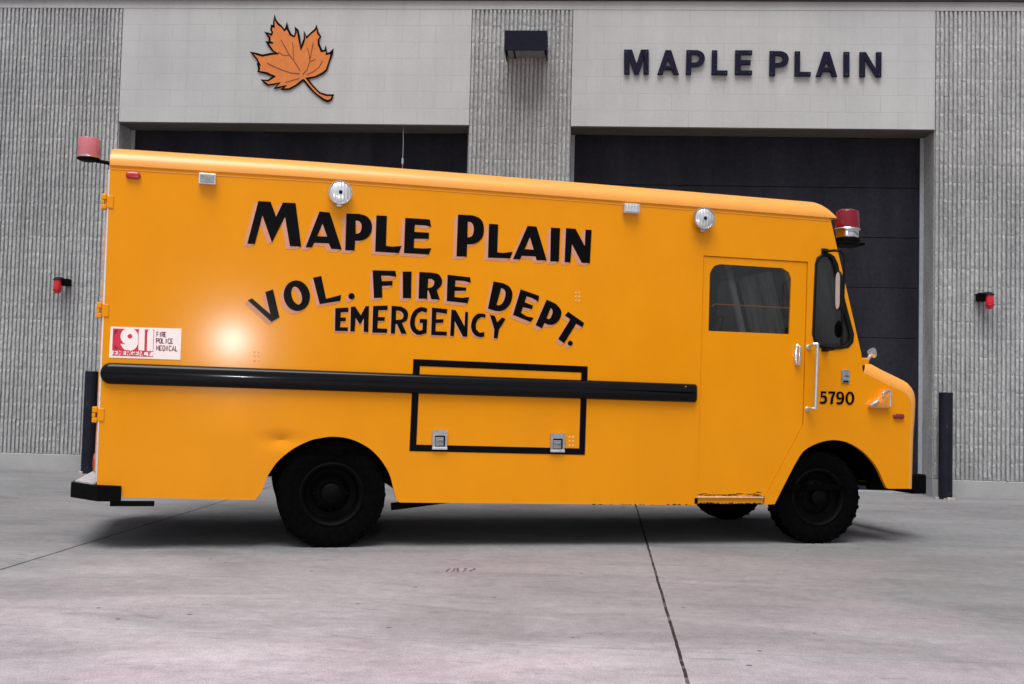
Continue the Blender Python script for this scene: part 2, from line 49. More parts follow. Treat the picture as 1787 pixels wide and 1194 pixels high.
"SIGN": [[[(5.1698, 5.1977), (5.265, 5.1982), (5.3206, 5.0317), (5.3698, 5.1988), (5.463, 5.1994), (5.4686, 4.897), (5.404, 4.8966), (5.4034, 5.0807), (5.3499, 4.8962), (5.2966, 4.8958), (5.234, 5.0796), (5.2424, 4.8954), (5.1757, 4.895)]], [[(5.6597, 5.1937), (5.728, 5.1941), (5.8261, 4.8947), (5.7599, 4.8943), (5.738, 4.9521), (5.6499, 4.9515), (5.6291, 4.8933), (5.5655, 4.8929)], [(5.6923, 5.0708), (5.7238, 5.0052), (5.665, 5.0048)]], [[(5.9081, 5.1951), (6.0387, 5.1939), (6.047, 5.1906), (6.0589, 5.1861), (6.0724, 5.1807), (6.0854, 5.1743), (6.0959, 5.1671), (6.1037, 5.1589), (6.1102, 5.1494), (6.1156, 5.1393), (6.1198, 5.1289), (6.1231, 5.119), (6.1255, 5.1094), (6.1268, 5.0999), (6.1271, 5.0903), (6.1261, 5.0806), (6.1239, 5.0706), (6.1202, 5.0598), (6.1152, 5.0483), (6.1091, 5.0368), (6.1018, 5.0262), (6.0936, 5.0173), (6.0831, 5.0102), (6.0702, 5.0043), (6.057, 4.9994), (6.0454, 4.9957), (6.0373, 4.9928), (5.9664, 4.9923), (5.968, 4.8977), (5.9046, 4.8972)], [(5.9687, 5.1374), (6.0255, 5.1358), (6.0297, 5.1336), (6.036, 5.1307), (6.043, 5.1271), (6.0494, 5.123), (6.0541, 5.1185), (6.057, 5.1135), (6.0588, 5.1078), (6.0597, 5.1017), (6.0599, 5.0956), (6.0593, 5.0896), (6.058, 5.0835), (6.0557, 5.0772), (6.0527, 5.0709), (6.0493, 5.0653), (6.0456, 5.0605), (6.0412, 5.0567), (6.0358, 5.0536), (6.0304, 5.0512), (6.0255, 5.0492), (6.0222, 5.0478), (5.9702, 5.0455)]], [[(6.2069, 5.1948), (6.272, 5.1952), (6.2711, 4.9528), (6.3964, 4.9518), (6.3945, 4.8939), (6.2059, 4.8974)]], [[(6.4804, 5.1964), (6.6817, 5.1975), (6.6806, 5.1397), (6.549, 5.1389), (6.5498, 5.0801), (6.6646, 5.0788), (6.6635, 5.021), (6.5488, 5.0203), (6.5498, 4.9547), (6.6832, 4.9537), (6.6812, 4.8979), (6.4791, 4.8993)]], [[(6.8842, 5.1891), (7.0183, 5.1869), (7.0265, 5.1841), (7.0382, 5.1803), (7.0515, 5.1756), (7.0644, 5.1699), (7.0748, 5.1632), (7.0828, 5.1552), (7.0897, 5.1458), (7.0954, 5.1356), (7.1, 5.1252), (7.1035, 5.1152), (7.1059, 5.1056), (7.1071, 5.096), (7.1072, 5.0864), (7.1062, 5.0768), (7.1041, 5.0672), (7.1009, 5.0571), (7.0965, 5.0466), (7.091, 5.0364), (7.0844, 5.0269), (7.0766, 5.0189), (7.0664, 5.0124), (7.0536, 5.007), (7.0404, 5.0026), (7.0288, 4.9991), (7.0207, 4.9964), (6.9505, 4.994), (6.95, 4.8902), (6.8816, 4.8897)], [(6.9515, 5.1336), (7.005, 5.132), (7.0089, 5.1297), (7.0147, 5.1267), (7.0211, 5.123), (7.0271, 5.119), (7.0314, 5.1148), (7.0341, 5.1105), (7.0358, 5.1059), (7.0367, 5.1011), (7.0368, 5.096), (7.0364, 5.0908), (7.0353, 5.085), (7.0334, 5.0787), (7.031, 5.0724), (7.028, 5.0666), (7.0246, 5.0618), (7.0203, 5.0582), (7.015, 5.0554), (7.0095, 5.0532), (7.0047, 5.0515), (7.0013, 5.0501), (6.9499, 5.045)]], [[(7.1756, 5.1878), (7.2402, 5.1882), (7.2412, 4.9431), (7.3673, 4.9411), (7.3651, 4.8864), (7.1765, 4.887)]], [[(7.5138, 5.185), (7.5837, 5.1854), (7.6753, 4.8838), (7.6102, 4.8834), (7.591, 4.9407), (7.5053, 4.9421), (7.4863, 4.8825), (7.422, 4.8839)], [(7.5478, 5.0604), (7.5764, 4.9982), (7.5233, 4.9978)]], [[(7.7421, 5.1844), (7.8119, 5.1848), (7.8148, 4.8848), (7.7451, 4.8843)]], [[(7.9281, 5.1826), (8.0024, 5.183), (8.1201, 4.9779), (8.1183, 5.1837), (8.1832, 5.184), (8.1829, 4.8827), (8.1209, 4.8823), (7.9939, 5.0871), (7.9958, 4.8833), (7.929, 4.8828)]]],
"LEAF": [(0.9225, 5.5928), (0.9365, 5.5392), (0.9767, 5.4889), (1.0129, 5.4638), (1.0499, 5.4185), (1.0693, 5.4388), (1.0769, 5.5095), (1.0919, 5.4288), (1.1274, 5.3634), (1.1735, 5.3414), (1.1919, 5.3939), (1.1851, 5.4423), (1.2131, 5.4192), (1.2346, 5.3236), (1.2613, 5.1928), (1.2776, 5.2432), (1.3003, 5.3138), (1.2945, 5.3964), (1.325, 5.329), (1.3735, 5.3797), (1.4321, 5.4303), (1.4429, 5.4676), (1.4638, 5.3851), (1.4975, 5.34), (1.4716, 5.3046), (1.4786, 5.2443), (1.5165, 5.164), (1.5564, 5.1693), (1.5648, 5.2196), (1.5778, 5.1292), (1.6226, 5.1395), (1.6562, 5.1849), (1.6428, 5.1346), (1.6158, 5.044), (1.5844, 4.9334), (1.5407, 4.893), (1.452, 4.8472), (1.3523, 4.8264), (1.3473, 4.8264), (1.384, 4.7815), (1.4362, 4.7218), (1.5087, 4.6522), (1.5948, 4.6228), (1.6748, 4.6235), (1.6517, 4.5683), (1.6123, 4.5479), (1.5616, 4.5675), (1.4693, 4.6318), (1.3968, 4.7014), (1.3078, 4.806), (1.293, 4.8009), (1.2246, 4.7452), (1.1359, 4.6943), (1.0455, 4.6906), (1.0842, 4.7341), (0.9845, 4.7082), (0.9496, 4.6979), (1.0125, 4.7687), (0.9426, 4.7531), (0.8674, 4.7425), (0.8362, 4.7674), (0.7916, 4.8023), (0.8704, 4.7978), (0.9294, 4.8385), (0.9442, 4.8486), (0.9186, 4.8585), (0.847, 4.8882), (0.7453, 4.9076), (0.7539, 4.948), (0.7369, 4.9982), (0.7573, 4.9933), (0.7194, 5.0636), (0.6509, 5.1389), (0.7172, 5.1241), (0.7886, 5.1044), (0.8888, 5.1251), (0.9693, 5.1307), (0.9178, 5.1606), (0.8648, 5.2309), (0.8381, 5.2711), (0.9142, 5.2614), (0.8736, 5.2663), (0.8662, 5.3318), (0.8187, 5.3871), (0.8904, 5.3622), (0.9014, 5.3926), (0.8831, 5.4228), (0.8914, 5.4734), (0.917, 5.4634), (0.9148, 5.524)],
"VEIN": [[(1.2586, 4.9212), (1.1736, 5.0513), (1.1212, 5.1114), (1.0568, 5.2219), (1.0086, 5.3023)], [(1.1787, 5.0514), (1.1708, 5.1318), (1.163, 5.2124), (1.1508, 5.2727)], [(1.1214, 5.1064), (1.0406, 5.1109), (0.9787, 5.1509)], [(1.2905, 4.8712), (1.3437, 4.9318), (1.375, 5.0425), (1.3913, 5.1532), (1.4096, 5.264)], [(1.3747, 5.0526), (1.3615, 5.143), (1.3394, 5.2033)], [(1.3802, 5.0375), (1.42, 5.0478), (1.4444, 5.0681)], [(1.3407, 4.8715), (1.4297, 4.9123), (1.4882, 4.9629), (1.5356, 5.0435)], [(1.2548, 4.886), (1.1795, 4.8855), (1.0778, 4.9149), (0.9962, 4.9446), (0.904, 4.9842), (0.8474, 5.0141)], [(1.2519, 4.8257), (1.1623, 4.8), (1.0828, 4.7743)]],
"LOOP": [(0.0025, 0.4153), (0.1514, 0.4088), (0.1578, 0.3359), (0.9865, 0.3195), (1.0284, 0.3795), (1.0549, 0.4642), (1.0635, 0.4804), (1.076, 0.5035), (1.0897, 0.5265), (1.1027, 0.5464), (1.1169, 0.5662), (1.1357, 0.5873), (1.1609, 0.6113), (1.1907, 0.6367), (1.2225, 0.6601), (1.2573, 0.681), (1.2941, 0.6999), (1.3274, 0.7147), (1.3539, 0.7238), (1.3767, 0.7288), (1.4003, 0.733), (1.4249, 0.738), (1.4502, 0.7422), (1.4794, 0.7437), (1.515, 0.7424), (1.5544, 0.7384), (1.5942, 0.7301), (1.6343, 0.7162), (1.6747, 0.698), (1.7109, 0.678), (1.7409, 0.6567), (1.7668, 0.6336), (1.7902, 0.6096), (1.8117, 0.5842), (1.8307, 0.5578), (1.8467, 0.5331), (1.8587, 0.5122), (1.8676, 0.493), (1.8758, 0.4716), (1.8844, 0.4431), (1.8922, 0.4124), (1.8976, 0.3907), (1.915, 0.3291), (1.9391, 0.306), (4.0473, 0.2889), (4.096, 0.291), (4.1176, 2.1043), (4.9553, 2.1021), (4.9335, 0.8821), (4.6356, 0.3564), (4.6228, 0.2936), (4.7098, 0.2979), (4.7456, 0.3672), (4.7638, 0.4011), (4.7899, 0.4495), (4.8159, 0.497), (4.8395, 0.5399), (4.8632, 0.5818), (4.8857, 0.6187), (4.9045, 0.6485), (4.9223, 0.6733), (4.9452, 0.6956), (4.9768, 0.7165), (5.0137, 0.7349), (5.0523, 0.7501), (5.0919, 0.7622), (5.1333, 0.771), (5.1746, 0.7753), (5.2156, 0.7746), (5.2565, 0.7694), (5.2963, 0.76), (5.3354, 0.7454), (5.3735, 0.7266), (5.4087, 0.7057), (5.4406, 0.6832), (5.4697, 0.6587), (5.4959, 0.6337), (5.519, 0.6088), (5.5392, 0.5833), (5.5574, 0.5568), (5.5751, 0.5257), (5.5909, 0.4936), (5.6017, 0.4711), (5.6283, 0.4238), (5.6478, 0.4153), (5.8183, 0.4161), (5.8226, 0.7936), (5.8291, 0.9068), (5.8306, 1.0288), (5.8228, 1.081), (5.8028, 1.1154), (5.7781, 1.141), (5.7387, 1.1596), (5.5724, 1.2248), (5.4849, 1.2614), (5.422, 1.2834), (5.406, 1.4301)],
"ARCH_R": [(0.9865, 0.3195), (1.0284, 0.3795), (1.0549, 0.4642), (1.0635, 0.4804), (1.076, 0.5035), (1.0897, 0.5265), (1.1027, 0.5464), (1.1169, 0.5662), (1.1357, 0.5873), (1.1609, 0.6113), (1.1907, 0.6367), (1.2225, 0.6601), (1.2573, 0.681), (1.2941, 0.6999), (1.3274, 0.7147), (1.3539, 0.7238), (1.3767, 0.7288), (1.4003, 0.733), (1.4249, 0.738), (1.4502, 0.7422), (1.4794, 0.7437), (1.515, 0.7424), (1.5544, 0.7384), (1.5942, 0.7301), (1.6343, 0.7162), (1.6747, 0.698), (1.7109, 0.678), (1.7409, 0.6567), (1.7668, 0.6336), (1.7902, 0.6096), (1.8117, 0.5842), (1.8307, 0.5578), (1.8467, 0.5331), (1.8587, 0.5122), (1.8676, 0.493), (1.8758, 0.4716), (1.8844, 0.4431), (1.8922, 0.4124), (1.8976, 0.3907), (1.915, 0.3291), (1.9391, 0.306)],
"ARCH_F": [(4.7098, 0.2979), (4.7456, 0.3672), (4.7638, 0.4011), (4.7899, 0.4495), (4.8159, 0.497), (4.8395, 0.5399), (4.8632, 0.5818), (4.8857, 0.6187), (4.9045, 0.6485), (4.9223, 0.6733), (4.9452, 0.6956), (4.9768, 0.7165), (5.0137, 0.7349), (5.0523, 0.7501), (5.0919, 0.7622), (5.1333, 0.771), (5.1746, 0.7753), (5.2156, 0.7746), (5.2565, 0.7694), (5.2963, 0.76), (5.3354, 0.7454), (5.3735, 0.7266), (5.4087, 0.7057), (5.4406, 0.6832), (5.4697, 0.6587), (5.4959, 0.6337), (5.519, 0.6088), (5.5392, 0.5833), (5.5574, 0.5568), (5.5751, 0.5257), (5.5909, 0.4936), (5.6017, 0.4711), (5.6283, 0.4238), (5.6478, 0.4153)],
"DOOR": [(4.0995, 0.3466), (4.1222, 2.1003), (4.9506, 2.0975), (4.9288, 0.882), (4.631, 0.3543)],
"DOORWIN": [(4.1676, 1.5544), (4.1716, 1.9766), (4.177, 1.9871), (4.1847, 2.0024), (4.1941, 2.0183), (4.2044, 2.0305), (4.2174, 2.0379), (4.2328, 2.0428), (4.2471, 2.046), (4.257, 2.0484), (4.7499, 2.0454), (4.8048, 2.0156), (4.8256, 1.9665), (4.8149, 1.5542)],
"QWO": [(5.133, 2.1764), (5.0802, 2.1779), (5.028, 2.1405), (5.012, 2.0921), (4.9937, 1.5621), (5.0134, 1.4955), (5.0662, 1.4596), (5.2176, 1.454), (5.3, 1.4711), (5.3379, 1.5143), (5.342, 1.5751), (5.2665, 1.8211), (5.2021, 2.102), (5.1714, 2.1547)],
"QWI": [(5.1252, 2.1522), (5.0824, 2.152), (5.0495, 2.1286), (5.031, 2.0888), (5.0139, 1.5629), (5.0288, 1.5076), (5.0716, 1.4791), (5.2092, 1.4753), (5.2711, 1.4904), (5.3042, 1.5261), (5.3035, 1.5866), (5.2292, 1.8216), (5.1688, 2.0916), (5.1492, 2.134)],
"HOODO": [(5.4671, 1.3729), (5.5403, 1.3533), (5.6316, 1.3123), (5.814, 1.2384), (5.8613, 1.2045), (5.8939, 1.1635), (5.9068, 1.1087), (5.9073, 1.0383), (5.8984, 0.9062), (5.8894, 0.7919), (5.8776, 0.4111)],
"HOODI": [(5.422, 1.2834), (5.4849, 1.2614), (5.5724, 1.2248), (5.7387, 1.1596), (5.7781, 1.141), (5.8028, 1.1154), (5.8228, 1.081), (5.8306, 1.0288), (5.8291, 0.9068), (5.8226, 0.7936), (5.8183, 0.4161)],
"PILLAR": [(5.1407, 2.4531), (5.406, 1.4301)],
"FRAME": [[(2.0053, 1.2796), (3.2505, 1.2673), (3.243, 0.6419), (1.9963, 0.6535)], [(2.0516, 1.2329), (3.2032, 1.2221), (3.1993, 0.6873), (2.0432, 0.698)]],
"RAIL": [(-0.0049, 1.1301), (0.0539, 1.1924), (4.0761, 1.1626), (4.0784, 1.0314), (0.0628, 1.0575)],
"LATCH": [[(2.1508, 0.799), (2.2517, 0.7988), (2.2538, 0.6676), (2.1514, 0.6683)], [(2.9873, 0.7911), (3.0881, 0.7907), (3.0886, 0.6582), (2.9867, 0.661)]],
"FLOOD": [[(1.4714, 2.3794), (1.5496, 2.3846), (1.4742, 2.2943)], [(4.0938, 2.3665), (4.1743, 2.3715), (4.0953, 2.2816)]],
"RECT": [[(0.5534, 2.4511), (0.662, 2.4514), (0.6646, 2.3814), (0.5562, 2.3777)], [(3.4865, 2.4413), (3.6044, 2.444), (3.6014, 2.3734), (3.4879, 2.372)]],
"REDM": [(0.0986, 2.4318), (0.1903, 2.4347), (0.1921, 2.3898), (0.1004, 2.387)],
"FMARK": [(5.6767, 0.9821), (5.7696, 0.9796), (5.7699, 0.9405), (5.6771, 0.9431)],
"HINGE": [[(-0.0424, 2.2802), (0.0028, 2.2832), (0.007, 2.1793), (-0.0382, 2.1764)], [(-0.0416, 1.5788), (0.0242, 1.5817), (0.0285, 1.4767), (-0.0373, 1.4741)], [(-0.0454, 0.9114), (0.0305, 0.9131), (0.0348, 0.809), (-0.0411, 0.8076)]],
"GRAB": [(4.9681, 1.4669), (4.9646, 1.0059), (4.9988, 1.4841), (4.9861, 1.0078)],
"HANDLE": [(4.8461, 1.4841), (4.9022, 1.4818), (4.9044, 1.3154), (4.8484, 1.3179)],
"PLATE": [(5.2398, 1.304), (5.3066, 1.306), (5.3029, 1.2025), (5.2409, 1.2008)],
"BADGE": [(5.4619, 1.1505), (5.641, 1.168), (5.6373, 1.042), (5.468, 1.0253)],
"MIRB": [(5.0867, 2.1869), (5.0504, 2.1502), (5.0764, 2.1274), (5.082, 2.0872), (5.0788, 1.9203), (5.0699, 1.7245), (5.0691, 1.5917), (5.0655, 1.4631), (5.0909, 1.4454)],
"MIR": [(5.0144, 1.8565)],
"MIR2": [(5.0062, 1.5794)],
"STEP": [(4.0729, 0.3444), (4.622, 0.3459), (4.6227, 0.2978), (4.0782, 0.2971)],
"MARKS": [(3.151, 1.7866), (3.1764, 1.7877), (3.1516, 1.7581), (3.177, 1.7592), (3.1523, 1.7296), (3.1777, 1.7307), (3.1281, 0.7652), (3.1533, 0.7656), (3.1287, 0.7371), (3.154, 0.7374), (3.1295, 0.7049), (3.1547, 0.7053), (0.9484, 1.294), (0.9741, 1.2949), (0.9493, 1.2675), (0.9751, 1.2684), (0.9504, 1.2373), (0.9761, 1.2381)],
"BEACON": [(5.4507, 2.4887), (5.3467, 2.4143), (5.5575, 2.345), (5.4629, 2.2852)],
"WCORD": [(4.1999, 1.7376), (4.2222, 1.7555), (4.836, 1.7521)],
"ALARM": [[(-1.5914, 2.2408), (-1.5111, 2.3049), (-1.6462, 2.3024), (-1.5392, 2.1446)], [(9.3984, 2.2687), (9.3341, 2.3202), (9.3533, 2.3337), (9.4437, 2.1641)]],
"CORD": [(2.5258, 4.2683), (2.5382, 3.854), (2.5405, 3.7769)],
"TRUCK": [1.6653, -6.1084, 0.29456],
"WL": [(3.7661, 5.3051), (4.2612, 5.3175), (4.2669, 5.0702), (3.7724, 5.0539), (4.236, 5.0593), (3.7817, 5.0495)],
"BOLL": [(8.883, 1.205), (-1.083, 1.212)]}

# ------------------------------------------------------------------ node helpers
class NT:
    def __init__(s, name):
        s.m = bpy.data.materials.new(name); s.m.use_nodes = True; s.t = s.m.node_tree; s.t.nodes.clear()
        s.out = s.t.nodes.new("ShaderNodeOutputMaterial")
    def n(s, typ, **kw):
        nd = s.t.nodes.new("ShaderNode" + typ)
        for k, v in kw.items():
            if k.startswith("i_"):
                key = k[2:].replace("_", " ")
                nd.inputs[key].default_value = v
            else: setattr(nd, k, v)
        return nd
    def l(s, a, b): s.t.links.new(a, b)
    def coord(s, scale=(1, 1, 1), rot=(0, 0, 0)):
        tc = s.n("TexCoord"); mp = s.n("Mapping"); mp.inputs["Scale"].default_value = scale; mp.inputs["Rotation"].default_value = rot
        s.l(tc.outputs["Object"], mp.inputs["Vector"]); return mp.outputs[0]
    def noise(s, scale, detail=4, rough=.6, vec=None, dist=0.0):
        nd = s.n("TexNoise"); nd.inputs["Scale"].default_value = scale; nd.inputs["Detail"].default_value = detail
        nd.inputs["Roughness"].default_value = rough; nd.inputs["Distortion"].default_value = dist
        s.l(vec if vec is not None else s.coord(), nd.inputs["Vector"]); return nd.outputs["Fac"]
    def ramp(s, fac, stops):
        nd = s.n("ValToRGB"); e = nd.color_ramp.elements
        while len(e) < len(stops): e.new(.5)
        for i, (p, c) in enumerate(stops):
            e[i].position = p; e[i].color = (c[0], c[1], c[2], 1) if not isinstance(c, (int, float)) else (c, c, c, 1)
        s.l(fac, nd.inputs["Fac"]); return nd.outputs["Color"]
    def mix(s, fac, a, b, mode='MIX'):
        nd = s.n("Mix", data_type='RGBA', blend_type=mode)
        for v, k in ((a, 6), (b, 7)):
            if isinstance(v, tuple): nd.inputs[k].default_value = (v[0], v[1], v[2], 1)
            else: s.l(v, nd.inputs[k])
        if isinstance(fac, (int, float)): nd.inputs[0].default_value = fac
        else: s.l(fac, nd.inputs[0])
        return nd.outputs[2]
    def math(s, op, a, b=None, c=None, clamp=False):
        nd = s.n("Math", operation=op, use_clamp=clamp)
        for i, v in enumerate((a, b, c)):
            if v is None: continue
            if isinstance(v, (int, float)): nd.inputs[i].default_value = v
            else: s.l(v, nd.inputs[i])
        return nd.outputs[0]
    def bump(s, h, strength=.3, dist=.01, normal=None):
        nd = s.n("Bump"); nd.inputs["Strength"].default_value = strength; nd.inputs["Distance"].default_value = dist
        s.l(h, nd.inputs["Height"])
        if normal is not None: s.l(normal, nd.inputs["Normal"])
        return nd.outputs[0]
    def bsdf(s, color, rough=.5, metal=0.0, spec=.5, normal=None, coat=0.0, coat_rough=.05, trans=0.0, ior=1.45):
        nd = s.n("BsdfPrincipled")
        def put(k, v):
            if isinstance(v, (int, float)): nd.inputs[k].default_value = v
            elif isinstance(v, tuple): nd.inputs[k].default_value = (v[0], v[1], v[2], 1)
            else: s.l(v, nd.inputs[k])
        put("Base Color", color); put("Roughness", rough); put("Metallic", metal); put("Specular IOR Level", spec)
        put("Coat Weight", coat); put("Coat Roughness", coat_rough); put("Transmission Weight", trans); put("IOR", ior)
        if normal is not None: s.l(normal, nd.inputs["Normal"])
        s.l(nd.outputs[0], s.out.inputs["Surface"]); return nd

def simple(name, col, rough=.5, metal=0.0, var=.12, scale=9.0, spec=.5, coat=0.0, coat_rough=.06, bump=0.0, trans=0.0):
    t = NT(name); f = t.noise(scale, 5)
    lo = tuple(c * (1 - var) for c in col); hi = tuple(min(1, c * (1 + var)) for c in col)
    c = t.ramp(f, [(.3, lo), (.7, hi)])
    rr = t.ramp(t.noise(scale * 2.3, 4), [(.3, max(0, rough - .06)), (.7, min(1, rough + .08))])
    nm = t.bump(t.noise(60, 4), bump, .004) if bump else None
    t.bsdf(c, rr, metal, spec, nm, coat, coat_rough, trans); return t.m

M = {}
# truck paint: slightly wavy sheet metal, fine dust, chips along the skirt
t = NT("paint_orange")
dirt = t.ramp(t.noise(2.2, 6, .65, t.coord((1, 1, .6))), [(.35, 0.0), (.75, 1.0)])
col = t.mix(dirt, (.82, .295, .0003), (.77, .268, .0003))
fine = t.ramp(t.noise(170, 3), [(.3, .94), (.7, 1.0)])
col = t.mix(1.0, col, fine, 'MULTIPLY')
wave = t.noise(2.6, 3, .5); wave2 = t.noise(9, 3, .5)
wv_ = t.noise(1.5, 3, .5, t.coord((2.2, 1, .7)), .4)
dn = t.n("Mapping"); tcd = t.n("TexCoord"); t.l(tcd.outputs["Object"], dn.inputs["Vector"])
dn.inputs["Location"].default_value = (-1.14 / .22, 0, -.715 / .10); dn.inputs["Scale"].default_value = (1 / .22, .001, 1 / .10)
gd_ = t.n("TexGradient", gradient_type='QUADRATIC_SPHERE'); t.l(dn.outputs[0], gd_.inputs["Vector"])
nm = t.bump(wave, .3, .013); nm = t.bump(wv_, .3, .012, nm); nm = t.bump(wave2, .12, .006, nm); nm = t.bump(t.noise(5, 2, .5, t.coord((.6, 1, 2.2))), .12, .007, nm); nm = t.bump(gd_.outputs["Fac"], 1.0, -.022, nm)
dn2 = t.n("Mapping"); t.l(tcd.outputs["Object"], dn2.inputs["Vector"])
dn2.inputs["Location"].default_value = (-.80 / .22, 0, -1.0 / .30); dn2.inputs["Scale"].default_value = (1 / .22, .001, 1 / .30)
g2_ = t.n("TexGradient", gradient_type='QUADRATIC_SPHERE'); t.l(dn2.outputs[0], g2_.inputs["Vector"]); nm = t.bump(g2_.outputs["Fac"], 1.0, -.016, nm); nm = t.bump(t.noise(260, 2), .03, .0006, nm)
t.bsdf(col, .45, 0, .03, nm, .42, .16); M["paint"] = t.m
t = NT("paint_orange_skylit")  # roof and hood orange made paler: sky sheen painted into the colour
col = t.mix(t.ramp(t.noise(5, 6), [(.35, 0.), (.7, 1.)]), (.82, .335, .045), (.78, .315, .055))
nm = t.bump(t.noise(3, 3), .2, .01)
t.bsdf(col, .45, 0, .4, nm, .45, .22); M["roof"] = t.m
M["chip"] = simple("chipped_orange_steel", (.55, .24, .06), .6, 0, .5, 60)
M["threshold"] = simple("worn_aluminium", (.50, .50, .52), .5, .25, .3, 40)
M["black"] = simple("black_letter_paint", (.0014, .0014, .002), .42, 0, .3, 20, .04, .12, .17)
M["gloss"] = simple("black_gloss_rail", (.002, .002, .003), .2, 0, .2, 14, .06, .32, .08)
M["pink"] = simple("pink_shade_paint", (.62, .27, .17), .5, 0, .06, 15)
M["rubber"] = simple("tyre_rubber", (.0018, .0018, .0018), .9, 0, .5, 25, .04, bump=.25)
M["blackmetal"] = simple("black_painted_steel", (.0016, .0016, .0018), .6, 0, .5, 18, .07, bump=.1)
M["under"] = simple("underbody_black", (.0015, .0015, .0015), .95, 0, .6, 10, .02, bump=.3)
M["chrome"] = simple("chrome", (.78, .78, .80), .12, 1, .1, 20)
M["steel"] = simple("brushed_steel", (.52, .53, .55), .34, 1, .2, 45, bump=.05)
M["grey"] = simple("grey_cast_metal", (.27, .275, .285), .5, .5, .25, 35)
M["alu"] = simple("dull_aluminium", (.62, .63, .66), .42, .8, .1, 30)
M["gasket"] = simple("rubber_gasket", (.003, .003, .003), .5, 0, .4, 30, .2)
M["dark"] = simple("dark_interior_trim", (.005, .005, .0055), .8, 0, .4, 8, .1)
M["redlens"] = simple("red_marker_lens", (.42, .012, .012), .25, 0, .3, 60, .5, .5)
M["amberred"] = simple("dark_red_lens", (.22, .015, .01), .3, 0, .3, 60, .5, .5)
M["amber"] = simple("amber_lens", (.75, .25, .02), .3, 0, .3, 40, .5, .5)
M["mirror"] = simple("mirror_glass", (.9, .9, .9), .04, 1, .02, 5)
M["sticker"] = simple("white_vinyl", (.92, .80, .76), .5, 0, .03, 25)
M["crimson"] = simple("crimson_print", (.62, .012, .05), .5, 0, .06, 25)
M["print"] = simple("dark_maroon_print", (.20, .05, .09), .5, 0, .2, 25)
M["blackprint"] = simple("black_print", (.03, .005, .01), .5, 0, .2, 25)
M["filler"] = simple("bare_filler_spots", (.80, .42, .13), .6, 0, .2, 50)
M["mould"] = simple("dark_navy_metal", (.004, .0042, .015), .5, 0, .4, 16, .18, bump=.1)
M["navy"] = simple("navy_enamel_letter", (.0065, .0055, .022), .45, 0, .25, 25, .2)
M["bolt"] = simple("tarnished_bolt", (.11, .11, .16), .5, .6, .2, 30)
M["mirrorshine"] = simple("mirror_reflection_pale", (.60, .64, .68), .4, 0, .06, 30)  # mirror face: bright reflection in the glass painted as a flat pale colour
M["postlit"] = simple("pale_lit_post", (.80, .80, .82), .55, .1, .05, 30)  # far windscreen post: lit look inside the dark cab put into a pale colour
M["leaf"] = simple("orange_sign_paint", (.66, .19, .035), .6, 0, .10, 12)
M["vein"] = simple("brown_sign_paint", (.16, .03, .02), .6, 0, .1, 12)
M["seatvinyl"] = simple("black_seat_vinyl", (.02, .02, .02), .5, 0, .3, 15)

def glass(name, tint, gl=.12, rough=.02, dust=.05):
    t = NT(name)
    tr = t.n("BsdfTransparent"); tr.inputs[0].default_value = (*tint, 1)
    g = t.n("BsdfGlossy"); g.inputs["Roughness"].default_value = rough
    df = t.n("BsdfDiffuse"); df.inputs[0].default_value = (.35, .35, .36, 1)
    tl = t.n("BsdfTranslucent"); tl.inputs[0].default_value = (.85, .85, .86, 1); ad = t.n("MixShader"); ad.inputs[0].default_value = .5
    t.l(df.outputs[0], ad.inputs[1]); t.l(tl.outputs[0], ad.inputs[2])
    fr = t.n("Fresnel"); fr.inputs["IOR"].default_value = 1.5
    m1 = t.n("MixShader"); m2 = t.n("MixShader")
    smear = t.ramp(t.noise(3.5, 6, .65, t.coord((1, 3.2, .45), (0, 0.5, 0))), [(.34, dust * .35), (.72, dust * 2)])
    t.l(smear, m1.inputs[0]); t.l(tr.outputs[0], m1.inputs[1]); t.l(ad.outputs[0], m1.inputs[2])
    t.l(fr.outputs[0], m2.inputs[0]); t.l(m1.outputs[0], m2.inputs[1]); t.l(g.outputs[0], m2.inputs[2])
    t.l(m2.outputs[0], t.out.inputs["Surface"]); return t.m
M["glass"] = glass("window_glass", (.88, .89, .90), dust=.02)
M["wsglass"] = glass("dusty_windscreen_glass", (.86, .87, .88), dust=.42)
M["qglass"] = glass("tinted_vent_glass", (.55, .56, .58), dust=.06)

def lens(name, col, tmix, rough=.12):
    t = NT(name)
    b = t.n("BsdfPrincipled"); b.inputs["Base Color"].default_value = (*col, 1); b.inputs["Roughness"].default_value = rough
    b.inputs["Coat Weight"].default_value = .6
    tr = t.n("BsdfTransparent"); tr.inputs[0].default_value = (min(1, col[0] * 1.6 + .2), col[1], col[2], 1)
    mx = t.n("MixShader"); v = t.ramp(t.noise(40, 3), [(.3, tmix * .8), (.7, tmix)])
    t.l(v, mx.inputs[0]); t.l(b.outputs[0], mx.inputs[1]); t.l(tr.outputs[0], mx.inputs[2]); t.l(mx.outputs[0], t.out.inputs["Surface"])
    return t.m
M["beacon"] = lens("deep_red_dome", (.30, .006, .02), .45)
M["rbeacon"] = lens("pale_red_dome", (.74, .27, .31), .5, .35)
M["bell"] = lens("red_jar_glass", (.72, .004, .02), .1, .08)

# sealed beam glass: bright ribbed reflector
t = NT("sealed_beam")
wv = t.n("TexWave", wave_type='BANDS', bands_direction='X'); wv.inputs["Scale"].default_value = 14; t.l(t.coord(), wv.inputs["Vector"])
c = t.ramp(t.noise(20, 4), [(.3, (.55, .57, .60)), (.7, (.86, .86, .86))])
t.bsdf(c, .25, .55, .5, t.bump(wv.outputs["Fac"], .4, .004), .8, .05); M["beam"] = t.m

